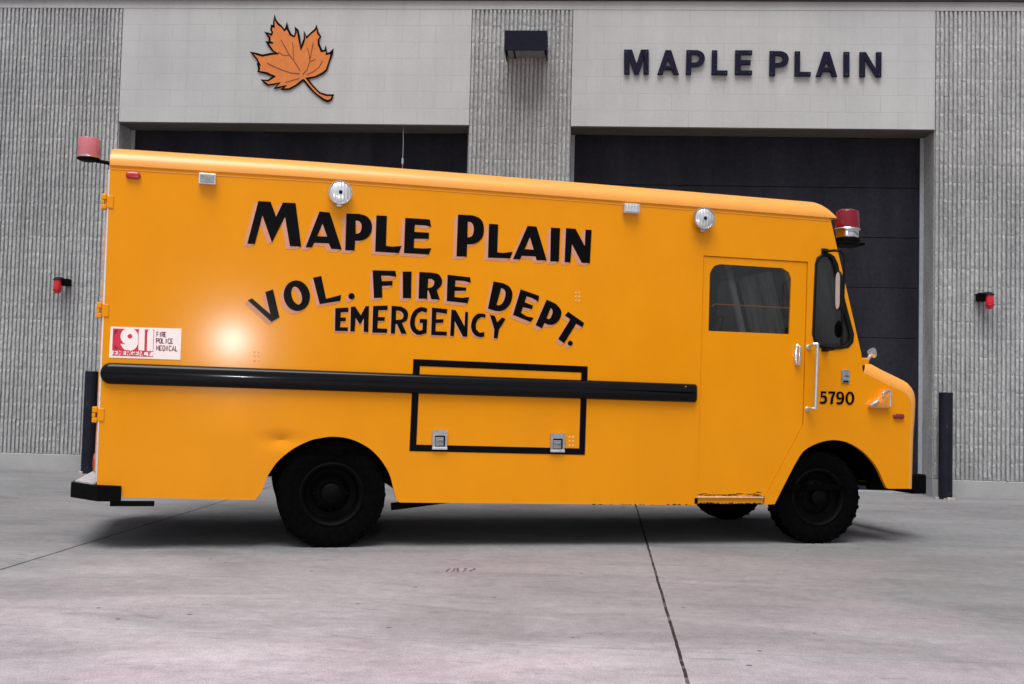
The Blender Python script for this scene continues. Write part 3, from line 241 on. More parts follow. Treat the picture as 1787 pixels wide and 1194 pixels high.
# ground slab
t = NT("concrete_slab")
tc = t.n("TexCoord"); sp = t.n("SeparateXYZ"); t.l(tc.outputs["Object"], sp.inputs[0])
base = t.noise(.42, 6, .6, t.coord((1, 1.5, 1)), .6)
cg = t.ramp(base, [(.28, (.165, .165, .168)), (.46, (.205, .204, .208)), (.72, (.255, .250, .254))])
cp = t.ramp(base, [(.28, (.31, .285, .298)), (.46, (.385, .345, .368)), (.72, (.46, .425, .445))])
# pinkish concrete; flash light and edge falloff painted in as a paler centre foreground
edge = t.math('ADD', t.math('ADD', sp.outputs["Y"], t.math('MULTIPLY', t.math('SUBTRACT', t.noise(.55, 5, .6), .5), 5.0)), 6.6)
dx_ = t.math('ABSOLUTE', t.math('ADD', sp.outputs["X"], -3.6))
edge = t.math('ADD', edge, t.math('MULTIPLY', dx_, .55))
pink_lit = t.ramp(t.math('MULTIPLY_ADD', edge, -.22, .42, clamp=True), [(.0, 0.0), (1.0, 1.0)])
col = t.mix(pink_lit, cg, cp)
st = t.noise(1.3, 9, .72, t.coord((.55, 1.5, 1), (0, 0, .06)), .8)
col = t.mix(1.0, col, t.ramp(st, [(.28, .66), (.5, .97), (.75, 1.14)]), 'MULTIPLY')
pk = t.noise(.75, 6, .65, t.coord((.8, 1.3, 1)), .7)
col = t.mix(t.ramp(pk, [(.48, 0.), (.66, .5)]), col, t.mix(1.0, col, (1.10, .95, 1.0), 'MULTIPLY'))
scuff = t.noise(4.6, 8, .78, t.coord((.42, 1.6, 1), (0, 0, -.10)), 1.0)
col = t.mix(t.ramp(scuff, [(.60, 0.0), (.66, .40), (.76, .75)]), col, (.12, .10, .105))
scf2 = t.noise(7.5, 6, .7, t.coord((.40, 2.0, 1), (0, 0, .32)), .6)
col = t.mix(t.ramp(scf2, [(.62, 0.0), (.67, .45)]), col, (.12, .10, .105))
grit = t.noise(120, 4, .7); col = t.mix(1.0, col, t.ramp(grit, [(.30, .62), (.5, 1.0), (.72, 1.22)]), 'MULTIPLY')
mott = t.noise(14, 7, .75); col = t.mix(1.0, col, t.ramp(mott, [(.3, .80), (.65, 1.09)]), 'MULTIPLY')
vo = t.n("TexVoronoi", feature='F1'); vo.inputs["Scale"].default_value = 4.2; t.l(t.coord(), vo.inputs["Vector"])
spot = t.math('LESS_THAN', vo.outputs["Distance"], .055)
keep = t.math('GREATER_THAN', t.noise(1.7, 2), .44)
col = t.mix(t.math('MULTIPLY', spot, t.math('MULTIPLY', keep, .75)), col, (.05, .045, .045))
# oil drips below the truck's path and a dark line along the wall foot
oil = t.noise(.8, 5, .6); col = t.mix(t.ramp(oil, [(.54, 0.), (.76, .5)]), col, (.13, .125, .125))
wob = t.math('MULTIPLY', t.math('SUBTRACT', t.noise(2.5, 3), .5), .03)
def joint(sock, off, per, half):
    a = t.math('ADD', t.math('ADD', sock, wob), -off); a = t.math('WRAP', a, per / 2, -per / 2)
    return t.math('LESS_THAN', t.math('ABSOLUTE', a), half)
def line(x0, y0, k, half):
    a = t.math('ADD', t.math('ADD', sp.outputs["X"], t.math('MULTIPLY', wob, .5)), t.math('MULTIPLY_ADD', sp.outputs["Y"], -k, k * y0 - x0))
    return t.math('LESS_THAN', t.math('ABSOLUTE', a), half)
jx = t.math('MAXIMUM', line(5.141, -8.78, .024, .0075), line(1.496, -6.9, -.014, .008))
jx = t.math('MAXIMUM', jx, t.math('MAXIMUM', line(-5.9, -7, 0, .008), line(12.6, -7, 0, .008))); jy = joint(sp.outputs["Y"], -8.28, 4.6, .004)
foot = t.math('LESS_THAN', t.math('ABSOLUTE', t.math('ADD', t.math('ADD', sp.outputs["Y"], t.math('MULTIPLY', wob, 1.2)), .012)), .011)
brk = t.ramp(t.noise(6, 4, .7), [(.36, .55), (.5, 1.0)])
jj = t.math('MULTIPLY', jx, brk)
col = t.mix(jj, col, (.018, .017, .017)); col = t.mix(t.math('MULTIPLY', jy, .4), col, (.12, .115, .115))
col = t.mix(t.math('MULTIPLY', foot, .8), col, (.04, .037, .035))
h = t.math('SUBTRACT', t.math('ADD', t.math('MULTIPLY', grit, .3), t.math('MULTIPLY', mott, .6)), t.math('MULTIPLY', jx, 2.0))
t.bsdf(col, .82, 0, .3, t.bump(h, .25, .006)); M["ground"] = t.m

# facade: smooth scored block over the doors
def blocks(name, smooth):
    t = NT(name)
    co = t.coord((1, 1, 1), (math.radians(-90), 0, 0))
    br = t.n("TexBrick"); br.offset = .5; br.inputs["Scale"].default_value = 1.0
    br.inputs["Brick Width"].default_value = .4064; br.inputs["Row Height"].default_value = .2032
    br.inputs["Mortar Size"].default_value = .0045; br.inputs["Mortar Smooth"].default_value = .35; br.inputs["Bias"].default_value = 0
    br.inputs["Color1"].default_value = (.45, .45, .45, 1); br.inputs["Color2"].default_value = (.55, .55, .55, 1); br.inputs["Mortar"].default_value = (.5, .5, .5, 1)
    t.l(co, br.inputs["Vector"])
    if smooth:
        col = t.ramp(t.noise(.8, 6, .6), [(.3, (.440, .440, .443)), (.7, (.535, .531, .525))])
        bk = t.ramp(br.outputs["Color"], [(.4, .99), (.6, 1.012)])
        col = t.mix(1.0, col, bk, 'MULTIPLY')
        mfac = t.math('MULTIPLY', br.outputs["Fac"], t.ramp(t.noise(3.2, 4, .7), [(.35, .05), (.65, .38)]))
        col = t.mix(mfac, col, (.25, .245, .24))
        streak = t.noise(2.4, 6, .7, t.coord((1.6, 1, .16)))
        col = t.mix(1.0, col, t.ramp(streak, [(.3, .93), (.6, 1.02)]), 'MULTIPLY')
        pore = t.noise(120, 4, .7); col = t.mix(1.0, col, t.ramp(pore, [(.3, .86), (.5, 1.), (.8, 1.05)]), 'MULTIPLY')
        h = t.math('SUBTRACT', t.math('MULTIPLY', pore, .5), t.math('MULTIPLY', br.outputs["Fac"], .4))
        t.bsdf(col, .88, 0, .2, t.bump(h, .35, .006))
    else:
        col = t.ramp(t.noise(.9, 7, .65), [(.3, (.39, .395, .402)), (.7, (.49, .49, .485))])
        col = t.mix(1.0, col, t.ramp(br.outputs["Color"], [(.4, .97), (.6, 1.03)]), 'MULTIPLY')
        g1 = t.noise(34, 6, .75); col = t.mix(1.0, col, t.ramp(g1, [(.28, .60), (.5, .98), (.74, 1.32)]), 'MULTIPLY')
        streak = t.noise(5, 5, .6, t.coord((3, 1, .25))); col = t.mix(1.0, col, t.ramp(streak, [(.3, .82), (.65, 1.07)]), 'MULTIPLY')
        big = t.noise(.55, 5, .6, t.coord((1, 1, .6))); col = t.mix(1.0, col, t.ramp(big, [(.35, .86), (.65, 1.06)]), 'MULTIPLY')
        h = t.math('SUBTRACT', g1, t.math('MULTIPLY', br.outputs["Fac"], .12))
        t.bsdf(col, .95, 0, .1, t.bump(h, .7, .011))
    return t.m
M["block"] = blocks("smooth_block", True)
M["ribs"] = blocks("split_face_block", False)
t = NT("plinth_concrete")
col = t.ramp(t.noise(1.6, 6, .65), [(.3, (.33, .33, .335)), (.7, (.42, .418, .415))])
sc = t.noise(3.4, 6, .75, t.coord((.55, 1, 3)), 1.2)
col = t.mix(t.ramp(sc, [(.63, 0.), (.69, .75)]), col, (.10, .095, .09))
t.bsdf(col, .9, 0, .2, t.bump(t.noise(50, 5), .3, .006)); M["plinth"] = t.m
t = NT("lintel_soffit")
col = t.ramp(t.noise(1.5, 6, .7, t.coord((.5, 3, 1))), [(.3, (.10, .085, .072)), (.7, (.17, .15, .13))]); t.bsdf(col, .8); M["soffit"] = t.m
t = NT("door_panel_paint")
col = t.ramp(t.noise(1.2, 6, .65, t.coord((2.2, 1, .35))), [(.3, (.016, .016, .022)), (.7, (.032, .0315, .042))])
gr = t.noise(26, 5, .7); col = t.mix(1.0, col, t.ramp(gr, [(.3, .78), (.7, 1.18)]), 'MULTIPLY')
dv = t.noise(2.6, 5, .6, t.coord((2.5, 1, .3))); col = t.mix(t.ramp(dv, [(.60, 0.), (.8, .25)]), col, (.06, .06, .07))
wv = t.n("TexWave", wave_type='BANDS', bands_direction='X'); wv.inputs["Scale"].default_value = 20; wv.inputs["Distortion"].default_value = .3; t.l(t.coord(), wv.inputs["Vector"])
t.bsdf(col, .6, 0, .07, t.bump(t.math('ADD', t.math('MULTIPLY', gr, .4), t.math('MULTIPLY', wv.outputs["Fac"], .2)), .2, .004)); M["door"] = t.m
M["seal"] = simple("pale_weather_strip", (.40, .43, .47), .6, 0, .1, 20)
M["coping"] = simple("dark_metal_coping", (.055, .05, .052), .5, .2, .25, 6)
t = NT("bollard_paint")
col = t.ramp(t.noise(6, 5), [(.3, (.008, .008, .016)), (.7, (.016, .016, .027))])
scr = t.noise(7, 6, .75, t.coord((5, 5, .7))); col = t.mix(t.ramp(scr, [(.66, 0.), (.71, .7)]), col, (.30, .29, .30))
t.bsdf(col, .5, 0, .2, t.bump(t.noise(30, 4), .15, .004)); M["boll"] = t.m
M["rust"] = simple("chipped_bare_concrete", (.42, .38, .34), .9, 0, .3, 30)

# ------------------------------------------------------------------ mesh helpers
class MB:
    def __init__(s): s.v = []; s.f = []; s.sm = []
    def add(s, vs, fs, smooth=False):
        b = len(s.v); s.v += [tuple(p) for p in vs]; s.f += [tuple(i + b for i in q) for q in fs]; s.sm += [smooth] * len(fs); return s
    def box(s, x0, x1, y0, y1, z0, z1, bev=0.0, seg=2, mat=None):
        bm = bmesh.new(); bmesh.ops.create_cube(bm, size=1)
        for v in bm.verts:
            v.co = Vector(((x0 + x1) / 2 + v.co.x * (x1 - x0), (y0 + y1) / 2 + v.co.y * (y1 - y0), (z0 + z1) / 2 + v.co.z * (z1 - z0)))
        if bev: bmesh.ops.bevel(bm, geom=list(bm.edges), offset=bev, segments=seg, affect='EDGES', profile=.5)
        if mat is not None: bmesh.ops.transform(bm, matrix=mat, verts=bm.verts)
        bm.verts.index_update()
        s.add([v.co[:] for v in bm.verts], [[v.index for v in q.verts] for q in bm.faces], bool(bev) and seg > 2); bm.free(); return s
    def tube(s, pts, rad, n=10, caps=True):
        pts = [Vector(p) for p in pts]; rr = rad if isinstance(rad, (list, tuple)) else [rad] * len(pts)
        t0 = (pts[1] - pts[0]).normalized(); up = Vector((0, 0, 1)) if abs(t0.z) < .9 else Vector((1, 0, 0))
        a = t0.cross(up).normalized(); vs = []; fs = []
        for i, p in enumerate(pts):
            tt = ((pts[min(i + 1, len(pts) - 1)] - pts[max(i - 1, 0)])).normalized()
            a = (a - tt * a.dot(tt)).normalized(); b = tt.cross(a)
            for k in range(n):
                an = 2 * math.pi * k / n; vs.append(p + (a * math.cos(an) + b * math.sin(an)) * rr[i])
        for i in range(len(pts) - 1):
            for k in range(n): fs.append((i * n + k, i * n + (k + 1) % n, (i + 1) * n + (k + 1) % n, (i + 1) * n + k))
        s.add(vs, fs, True)
        if caps:
            s.add(vs[:n], [tuple(range(n - 1, -1, -1))]); s.add(vs[-n:], [tuple(range(n))])
        return s
    def lathe(s, prof, origin, axis, n=32, smooth=True, arc=1.0, ref=None):
        """prof: (radius, height along axis)"""
        ax = Vector(axis).normalized(); o = Vector(origin)
        a = (Vector(ref) if ref else (Vector((0, 0, 1)) if abs(ax.z) < .9 else Vector((1, 0, 0)))); a = (a - ax * a.dot(ax)).normalized(); b = ax.cross(a)
        vs = []; fs = []; P = len(prof)
        for k in range(n):
            an = 2 * math.pi * k / n
            for rr, h in prof: vs.append(o + ax * h + (a * math.cos(an) + b * math.sin(an)) * rr)
        for k in range(n):
            for i in range(P - 1): fs.append((k * P + i, ((k + 1) % n) * P + i, ((k + 1) % n) * P + i + 1, k * P + i + 1))
        return s.add(vs, fs, smooth)
    def loft(s, loops, close=True, smooth=False, cap0=False, cap1=False):
        n = len(loops[0]); vs = [p for L in loops for p in L]; fs = []
        for i in range(len(loops) - 1):
            for k in range(n if close else n - 1): fs.append((i * n + k, i * n + (k + 1) % n, (i + 1) * n + (k + 1) % n, (i + 1) * n + k))
        s.add(vs, fs, smooth)
        if cap0: s.add(loops[0], [tuple(range(n - 1, -1, -1))])
        if cap1: s.add(loops[-1], [tuple(range(n))])
        return s
    def build(s, name, mat, parent=None, fix=True, edge=35):
        me = bpy.data.meshes.new(name); me.from_pydata([tuple(v) for v in s.v], [], s.f); me.update()
        bm = bmesh.new(); bm.from_mesh(me); bmesh.ops.remove_doubles(bm, verts=bm.verts, dist=1e-5)
        if fix: bmesh.ops.recalc_face_normals(bm, faces=bm.faces)
        bm.to_mesh(me); bm.free()
        if any(s.sm):
            me.shade_smooth(); me.set_sharp_from_angle(angle=math.radians(edge))
        return link(name, me, mat, parent)

def link(name, me, mat, parent=None):
    o = bpy.data.objects.new(name, me); COL.objects.link(o); me.materials.append(mat)
    if parent: o.parent = parent
    return o

def shape(name, groups, thick, mapf, mat, parent=None):
    """flat outlines with holes, filled and given a thickness; mapf turns (a, b, depth) into a point"""
    vs = []; fs = []
    for gi, loops in enumerate(groups):
        c = bpy.data.curves.new("tmp", 'CURVE'); c.dimensions = '2D'; c.fill_mode = 'BOTH'; c.extrude = thick / 2
        for L in loops:
            sp_ = c.splines.new('POLY'); sp_.points.add(len(L) - 1); sp_.use_cyclic_u = True
            for p, q in zip(sp_.points, L): p.co = (q[0], q[1], 0, 1)
        o = bpy.data.objects.new("tmp", c); COL.objects.link(o)
        dg = bpy.context.evaluated_depsgraph_get(); me = bpy.data.meshes.new_from_object(o.evaluated_get(dg))
        b = len(vs); vs += [mapf(v.co.x, v.co.y, v.co.z + thick / 2 , gi) for v in me.vertices]
        fs += [tuple(i + b for i in p.vertices) for p in me.polygons]
        bpy.data.objects.remove(o); bpy.data.curves.remove(c); bpy.data.meshes.remove(me)
    mb = MB(); mb.add(vs, fs)
    return mb.build(name, mat, parent)

def empty(name, loc, rz=0.0, label=None, cat=None, group=None):
    o = bpy.data.objects.new(name, None); COL.objects.link(o); o.location = loc; o.rotation_euler = (0, 0, rz); o.empty_display_size = .2
    tag(o, label, cat, group); return o
def tag(o, label=None, cat=None, group=None, kind=None):
    if label: o["label"] = label
    if cat: o["category"] = cat
    if group: o["group"] = group
    if kind: o["kind"] = kind
    return o
def ribbon(mb, pts, wid, mapf, d, closed=False):
    """thin painted stroke along pts"""
    n = len(pts); P = [Vector(p) for p in pts]; L = []; R = []
    for i in range(n):
        a = P[(i - 1) % n] if (closed or i > 0) else P[i]; b = P[(i + 1) % n] if (closed or i < n - 1) else P[i]
        t1 = (P[i] - a); t2 = (b - P[i])
        t1 = t1.normalized() if t1.length > 1e-9 else t2.normalized(); t2 = t2.normalized() if t2.length > 1e-9 else t1
        tt = (t1 + t2); tt = tt.normalized() if tt.length > .2 else t1
        nn = Vector((-tt.y, tt.x)); k = 1.0 / max(.5, abs(nn.dot(Vector((-t1.y, t1.x)))))
        ww = wid * k * (.75 + .5 * random.random())
        L.append(P[i] + nn * ww / 2); R.append(P[i] - nn * ww / 2)
    m_ = n if closed else n - 1
    for i in range(m_):
        j = (i + 1) % n; dd = d + (i % 7) * .00012
        mb.add([mapf(L[i].x, L[i].y, dd), mapf(R[i].x, R[i].y, dd), mapf(R[j].x, R[j].y, dd), mapf(L[j].x, L[j].y, dd)], [(0, 1, 2, 3)])

# ------------------------------------------------------------------ ground
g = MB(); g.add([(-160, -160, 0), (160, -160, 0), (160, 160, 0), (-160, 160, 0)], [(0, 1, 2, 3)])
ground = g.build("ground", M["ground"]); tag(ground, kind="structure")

rs = random.Random(5); gm = MB()
for k, (mx_, my_) in enumerate([(3.955, -6.396), (3.989, -6.389), (4.022, -6.382), (4.062, -6.373), (4.103, -6.364)]):
    pts = [(mx_ + rs.uniform(-.012, .012), my_ + .13 * q - .065) for q in (0, .35, .7, 1.0)]
    for i in range(3):
        (xa, ya), (xb, yb) = pts[i], pts[i + 1]; w_ = rs.uniform(.003, .007)
        gm.add([(xa - w_, ya, .002 + k * 1e-5), (xa + w_, ya, .002 + k * 1e-5), (xb + w_, yb, .002 + k * 1e-5), (xb - w_, yb, .002 + k * 1e-5)], [(0, 1, 2, 3)])
tag(gm.build("pavement_stamp", simple("worn_stamp", (.10, .095, .095), .9, 0, .4, 60)), kind="structure")

# ------------------------------------------------------------------ fire station facade
CRS = .2032; ZP = .203; ZT = ZP + 27 * CRS; ZH = ZP + 20 * CRS; ZC = ZT + .105
XA, XB, XC, XD = -.9754, 3.334, 4.5555, 8.8111; XL, XR = -5.24, 13.1; DEEP = .40; BACK = .62
st = empty("fire_station", ((XA + XD) / 2, .3, 0), 0, "grey concrete block building front with two tall dark bay doors", "building")
OX, OY = (XA + XD) / 2, .3
def loc(mb):                                       # facade meshes are made in world metres, then shifted under the Empty
    mb.v = [(x - OX, y - OY, z) for x, y, z in mb.v]; return mb
def ribs(x0, x1):
    mb = MB(); n = round((x1 - x0) / .0508); p = (x1 - x0) / n; GR = .028
    mb.box(x0, x1, GR, BACK, ZP, ZT)
    zs = []
    for c in range(27):
        z0 = ZP + c * CRS
        for q in (.004, .045, .09, .135, .170, .1992): zs.append((z0 + q, c, q))
    for i in range(n):
        xc = x0 + (i + .5) * p; loops = []
        blk = random.uniform(-.002, .002)
        for z, c, q in zs:
            bo = random.Random(i // 8 * 131 + c * 17 + (c % 2) * 7).uniform(-.0035, .0035)
            a = random.uniform(-.0016, .0016) + bo * .3; y = random.uniform(-.0028, .0032) + bo * .20 + (.0028 if q in (.004, .1992) else 0)
            wv = random.uniform(-.0024, .0022)
            loops.append([(max(x0, xc + a - .0172 + wv), GR, z), (max(x0, xc + a - .0138 + wv), y, z), (min(x1, xc + a + .0138 - wv), y, z), (min(x1, xc + a + .0172 - wv), GR, z)])
        mb.loft(loops, close=False)
        for L in (loops[0], loops[-1]): mb.add(L, [(0, 1, 2, 3)])
    return mb
for x0, x1 in ((XL, XA), (XB, XC), (XD, XR)):
    loc(ribs(x0, x1)).build("ribbed_pier", M["ribs"], st, fix=False)
    q = MB(); q.box(x0, x1, .0, BACK, -.1, ZP - .001, .006, 1); loc(q).build("plinth", M["plinth"], st)
for x0, x1 in ((XA, XB), (XC, XD)):
    q = MB(); q.box(x0 + .001, x1 - .001, .003, BACK, ZH + .012, ZT); loc(q).build("header_wall", M["block"], st)
    q = MB(); q.box(x0 + .003, x1 - .003, .012, DEEP - .02, ZH, ZH + .011); loc(q).build("lintel_soffit", M["soffit"], st)
    q = MB(); q.box(x0 + .003, x1 - .003, DEEP + .002, BACK - .05, -.02, ZH - .002); 
    dr = MB()
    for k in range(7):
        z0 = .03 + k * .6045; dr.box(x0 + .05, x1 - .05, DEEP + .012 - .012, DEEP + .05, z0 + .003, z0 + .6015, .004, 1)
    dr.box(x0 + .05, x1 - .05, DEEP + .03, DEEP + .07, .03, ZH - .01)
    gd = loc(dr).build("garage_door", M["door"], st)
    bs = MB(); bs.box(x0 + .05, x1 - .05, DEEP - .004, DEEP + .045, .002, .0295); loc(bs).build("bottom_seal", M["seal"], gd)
    for xa, xb in ((x0 + .003, x0 + .049), (x1 - .049, x1 - .003)):
        e = MB(); e.box(xa, xb, DEEP - .015, DEEP + .03, .0, ZH - .003); loc(e).build("door_jamb", M["seal"], st)
q = MB(); q.box(XL, XR, .0, BACK, ZT + .0005, ZC); loc(q).build("top_course", M["block"], st)
q = MB(); q.box(XL - .03, XR + .03, -.045, BACK + .03, ZC + .001, ZC + .32, .006, 1); loc(q).build("coping", M["coping"], st)
# body of the building behind the facade
q = MB(); q.box(XL, XR, BACK + .001, 11.5, 0, ZC + .1); loc(q).build("building_mass", M["block"], st)

# ------------------------------------------------------------------ signs on the facade
fm = lambda off: (lambda a, b, dep, gi=0: (a, -off - dep, b))
sg = empty("wall_lettering", (6.9, -.01, 5.08), 0, "raised navy capitals MAPLE PLAIN bolted above the right bay door", "sign")
for gl in DATA["SIGN"]:
    o = shape("letter", [gl], .03, lambda a, b, dep, gi=0: (a - 6.9, .001 - dep, b - 5.08), M["navy"], sg)
    bev = o.modifiers.new("edge", 'BEVEL'); bev.width = .006; bev.segments = 2; bev.limit_method = 'ANGLE'; bev.angle_limit = math.radians(50)
    xs = [p[0] for p in gl[0]]; zs = [p[1] for p in gl[0]]
    bo = MB()
    pts = {}
    for (x, z) in gl[0]:
        cx = sum(xs) / len(xs); cz = sum(zs) / len(zs)
    x0, x1, z0, z1 = min(xs), max(xs), min(zs), max(zs)
    cand = [p for p in gl[0]]
    done = []
    for cx, cz in ((x0, z0), (x0, z1), (x1, z0), (x1, z1)):
        p = min(cand, key=lambda q_: (q_[0] - cx) ** 2 + (q_[1] - cz) ** 2)
        if (p[0] - cx) ** 2 + (p[1] - cz) ** 2 > .03 ** 2: continue
        dx = .026 if p[0] < (x0 + x1) / 2 else -.026; dz = .03 if p[1] < (z0 + z1) / 2 else -.03
        bo = MB(); bo.lathe([(0, .004), (.005, .0035), (.0065, 0)], (p[0] + dx - 6.9, -.029, p[1] + dz - 5.08), (0, -1, 0), 10)
        bo.build("bolt", M["bolt"], o)
lf = empty("leaf_emblem", (1.2, -.005, 5.1), 0, "orange autumn leaf with black outline painted above the left bay door", "emblem")
lm = lambda a, b, dep, gi=0: (a - 1.2, -.001 - dep, b - 5.1)
shape("leaf", [[DATA["LEAF"]]], .004, lm, M["leaf"], lf)
mb = MB(); ribbon(mb, DATA["LEAF"], .023, lm, .0055, True); mb.build("outline", M["black"], lf, fix=False)
mb = MB()
for i, v in enumerate(DATA["VEIN"]): ribbon(mb, v, .009, lm, .0058 + i * .0002)
mb.build("vein", M["vein"], lf, fix=False)

# ------------------------------------------------------------------ wall light over the middle pier
(wx0, wz1), (wx1, _), (_, wz0), _, (bx1, bz), (bx0, _) = DATA["WL"]
wl = empty("wall_light", ((wx0 + wx1) / 2, 0, wz0), 0, "dark navy box floodlight fixed high on the ribbed middle pier", "wall light")
X0, X1 = wx0 - (wx0 + wx1) / 2, wx1 - (wx0 + wx1) / 2; Hh = wz1 - wz0
mb = MB(); fr, bk = -.38, -.012
# open-bottomed hood: front, top, two cheeks with thickness
mb.box(X0, X1, fr, fr + .012, 0, Hh, .003, 1); mb.box(X0, X1, fr + .0125, bk, Hh - .012, Hh, .002, 1)
for xa, xb in ((X0, X0 + .012), (X1 - .012, X1)):
    vs = [(x_, y_, z_) for x_ in (xa, xb) for y_, z_ in ((fr + .0125, 0), (bk, -.02), (bk, Hh - .0125), (fr + .0125, Hh - .0125))]
    mb.add(vs, [(0, 1, 2, 3), (7, 6, 5, 4), (0, 4, 5, 1), (1, 5, 6, 2), (2, 6, 7, 3), (3, 7, 4, 0)])
mb.box(X0 + .0125, X1 - .0125, bk - .012, bk, .06, Hh - .013)
mb.build("housing", M["mould"], wl)
mb = MB(); mb.box(X0 + .03, X1 - .03, fr + .03, bk - .03, .012, .024, .004, 1); mb.build("diffuser", M["grey"], wl)
mb = MB(); mb.box(X0 + .013, X1 - .013, fr + .013, fr + .03, .004, .022); mb.box(X0 + .10, X0 + .118, fr + .03, bk - .02, .002, .012); mb.build("diffuser_frame", M["mould"], wl)

# ------------------------------------------------------------------ red alarm lights
def alarm(cx, cz, ax, label):
    o = empty("alarm_light", (cx, 0, cz), 0, label, "warning light", "red warning lights beside the bay doors")
    s = 1 if ax > cx else -1
    b = MB(); b.box(s * .035, s * .115, -.10, .012, .0, .085, .008, 2); b.build("junction_box", M["blackmetal"], o)
    b = MB(); b.tube([(s * .07, -.06, .06), (s * .045, -.10, .085), (0, -.12, .088)], .016, 10)
    b.lathe([(0, .034), (.022, .032), (.042, .018), (.056, .0), (.052, -.004), (.0, -.004)], (0, -.12, .066), (0, 0, 1), 20); b.build("hood", M["mould"], o)
    b = MB(); b.lathe([(.042, .062), (.046, .03), (.048, -.03), (.047, -.062), (.040, -.085), (.022, -.098), (0, -.101)], (0, -.12, 0), (0, 0, 1), 24); b.build("lens", M["bell"], o)
    b = MB(); b.lathe([(.049, .006), (.053, .002), (.053, -.002), (.049, -.006)], (0, -.12, -.055), (0, 0, 1), 20); b.build("guard_ring", M["amberred"], o)
a1, a2 = DATA["ALARM"]
alarm(a1[0][0], a1[0][1], a1[1][0], "red warning light with black bracket on the ribbed wall behind the truck's rear")
alarm(a2[0][0], a2[0][1], a2[1][0], "red warning light with black bracket on the ribbed wall ahead of the truck")

# ------------------------------------------------------------------ bollards
def bollard(x, y, h, label):
    o = empty("bollard", (x, y, 0), 0, label, "bollard", "dark steel bollards at the bay doors")
    b = MB(); b.lathe([(.076, -.05), (.076, h - .006), (.070, h), (0, h + .004)], (0, 0, 0), (0, 0, 1), 28); b.build("post", M["boll"], o)
    for k in range(9):
        an = random.uniform(0, 2 * math.pi); rr = random.uniform(.078, .10); q_ = random.uniform(.008, .022)
        b = MB(); b.box(rr * math.cos(an) - q_, rr * math.cos(an) + q_, rr * math.sin(an) - q_, rr * math.sin(an) + q_, -.004, q_ * 1.1, .003, 1); b.build("concrete_chip", M["rust"], o)
bollard(8.887, -.2, DATA["BOLL"][0][1], "dark steel bollard ahead of the truck's nose, chipped concrete at its foot")
bollard(DATA["BOLL"][1][0], -.2, DATA["BOLL"][1][1], "dark steel bollard partly hidden behind the truck's rear bumper")

# ------------------------------------------------------------------ pull cord in the left bay
(cx, cz0), (_, cz1), (_, cz2) = DATA["CORD"]
pc = empty("pull_cord", (cx, .1, ZH), 0, "thin pale pull cord with a small grip hanging in the left bay", "cord")
b = MB(); b.tube([(0, 0, .0), (.004, 0, -.2), (.003, 0, cz1 - ZH), (.006, 0, cz2 - ZH - .5)], .0035, 6); b.build("rope", M["alu"], pc)
b = MB(); b.lathe([(0, .035), (.014, .03), (.016, -.02), (.010, -.045), (0, -.05)], (.003, 0, cz1 - ZH), (0, 0, 1), 12); b.build("grip", M["alu"], pc)

# ================================================================== the truck
W = 1.82
TR = empty("rescue_truck", (DATA["TRUCK"][0], DATA["TRUCK"][1], 0), DATA["TRUCK"][2],
           "orange yellow step van lettered MAPLE PLAIN VOL. FIRE DEPT. EMERGENCY parked across the bays", "fire truck")
def zs(s):                                    # drip-rail height along the body
    P = [(-.1, 2.470), (.0, 2.470), (1.3, 2.479), (2.6, 2.472), (4.0, 2.459), (5.1, 2.446), (6, 2.43)]
    for (a, za), (b_, zb) in zip(P, P[1:]):
        if a <= s <= b_: return za + (zb - za) * (s - a) / (b_ - a)
    return P[-1][1]
side = lambda y0, sgn=1: (lambda a, b, dep, gi=0: (a, y0 + sgn * dep, b))
loop = list(DATA["LOOP"])
pil0, pil1 = DATA["PILLAR"]
top = [(s, zs(s)) for s in (5.135, 4.4, 3.6, 2.6, 1.6, .8, .0)]
outer = loop + top
def shrink(L, d):
    n = len(L); A = sum(L[i][0] * L[(i + 1) % n][1] - L[(i + 1) % n][0] * L[i][1] for i in range(n)); sg_ = 1 if A > 0 else -1; out = []
    for i in range(n):
        p0, p1, p2 = Vector(L[i - 1]), Vector(L[i]), Vector(L[(i + 1) % n])
        n1 = Vector((-(p1 - p0).y, (p1 - p0).x)).normalized() * sg_; n2 = Vector((-(p2 - p1).y, (p2 - p1).x)).normalized() * sg_
        b_ = (n1 + n2); k = d / max(.35, b_.length_squared / 2) if b_.length > 1e-6 else d
        out.append(tuple(p1 + b_ / 2 * k * 1.0))
    return out
qw_hole = shrink(DATA["QWO"], .006)
body = shape("body", [[outer, qw_hole]], .03, side(0), M["paint"], TR)
far = shape("far_side", [[outer, qw_hole]], .03, side(W - .03), M["paint"], TR)
# passenger door (sliding), set back a few millimetres
door_o = [(a, b_) for a, b_ in DATA["DOOR"]]
dw = DATA["DOORWIN"]
door = shape("door", [[door_o, dw]], .026, side(.007), M["paint"], TR)
fdoor = shape("door", [[door_o, dw]], .026, side(W - .033), M["paint"], TR)
for par, y in ((door, .020), (fdoor, W - .022)): shape("door_window", [[shrink(dw, -.01)]], .004, side(y), M["glass"], par)
mb = MB(); pts = [(a, .030, b_) for a, b_ in DATA["WCORD"]]; mb.tube(pts, .0045, 6); mb.build("window_rail", M["amber"], door)
# vent windows with rubber gaskets
for y0, sgn in ((0, -1), (W, 1)):
    o_, i_ = DATA["QWO"], DATA["QWI"]; mb = MB()
    mid = [((a + c) / 2, (b_ + d_) / 2) for (a, b_), (c, d_) in zip(o_, i_)]
    P3 = lambda L, d_: [(a, y0 + sgn * d_, b_) for a, b_ in L]
    mb.loft([P3(o_, -.004), P3(o_, .005), P3(mid, .012), P3(i_, .006), P3(i_, -.03)], smooth=True)
    gk = mb.build("window_gasket", M["gasket"], TR)
    shape("vent_window", [[shrink(i_, -.004)]], .004, side(y0 - sgn * .014), M["qglass"], gk)
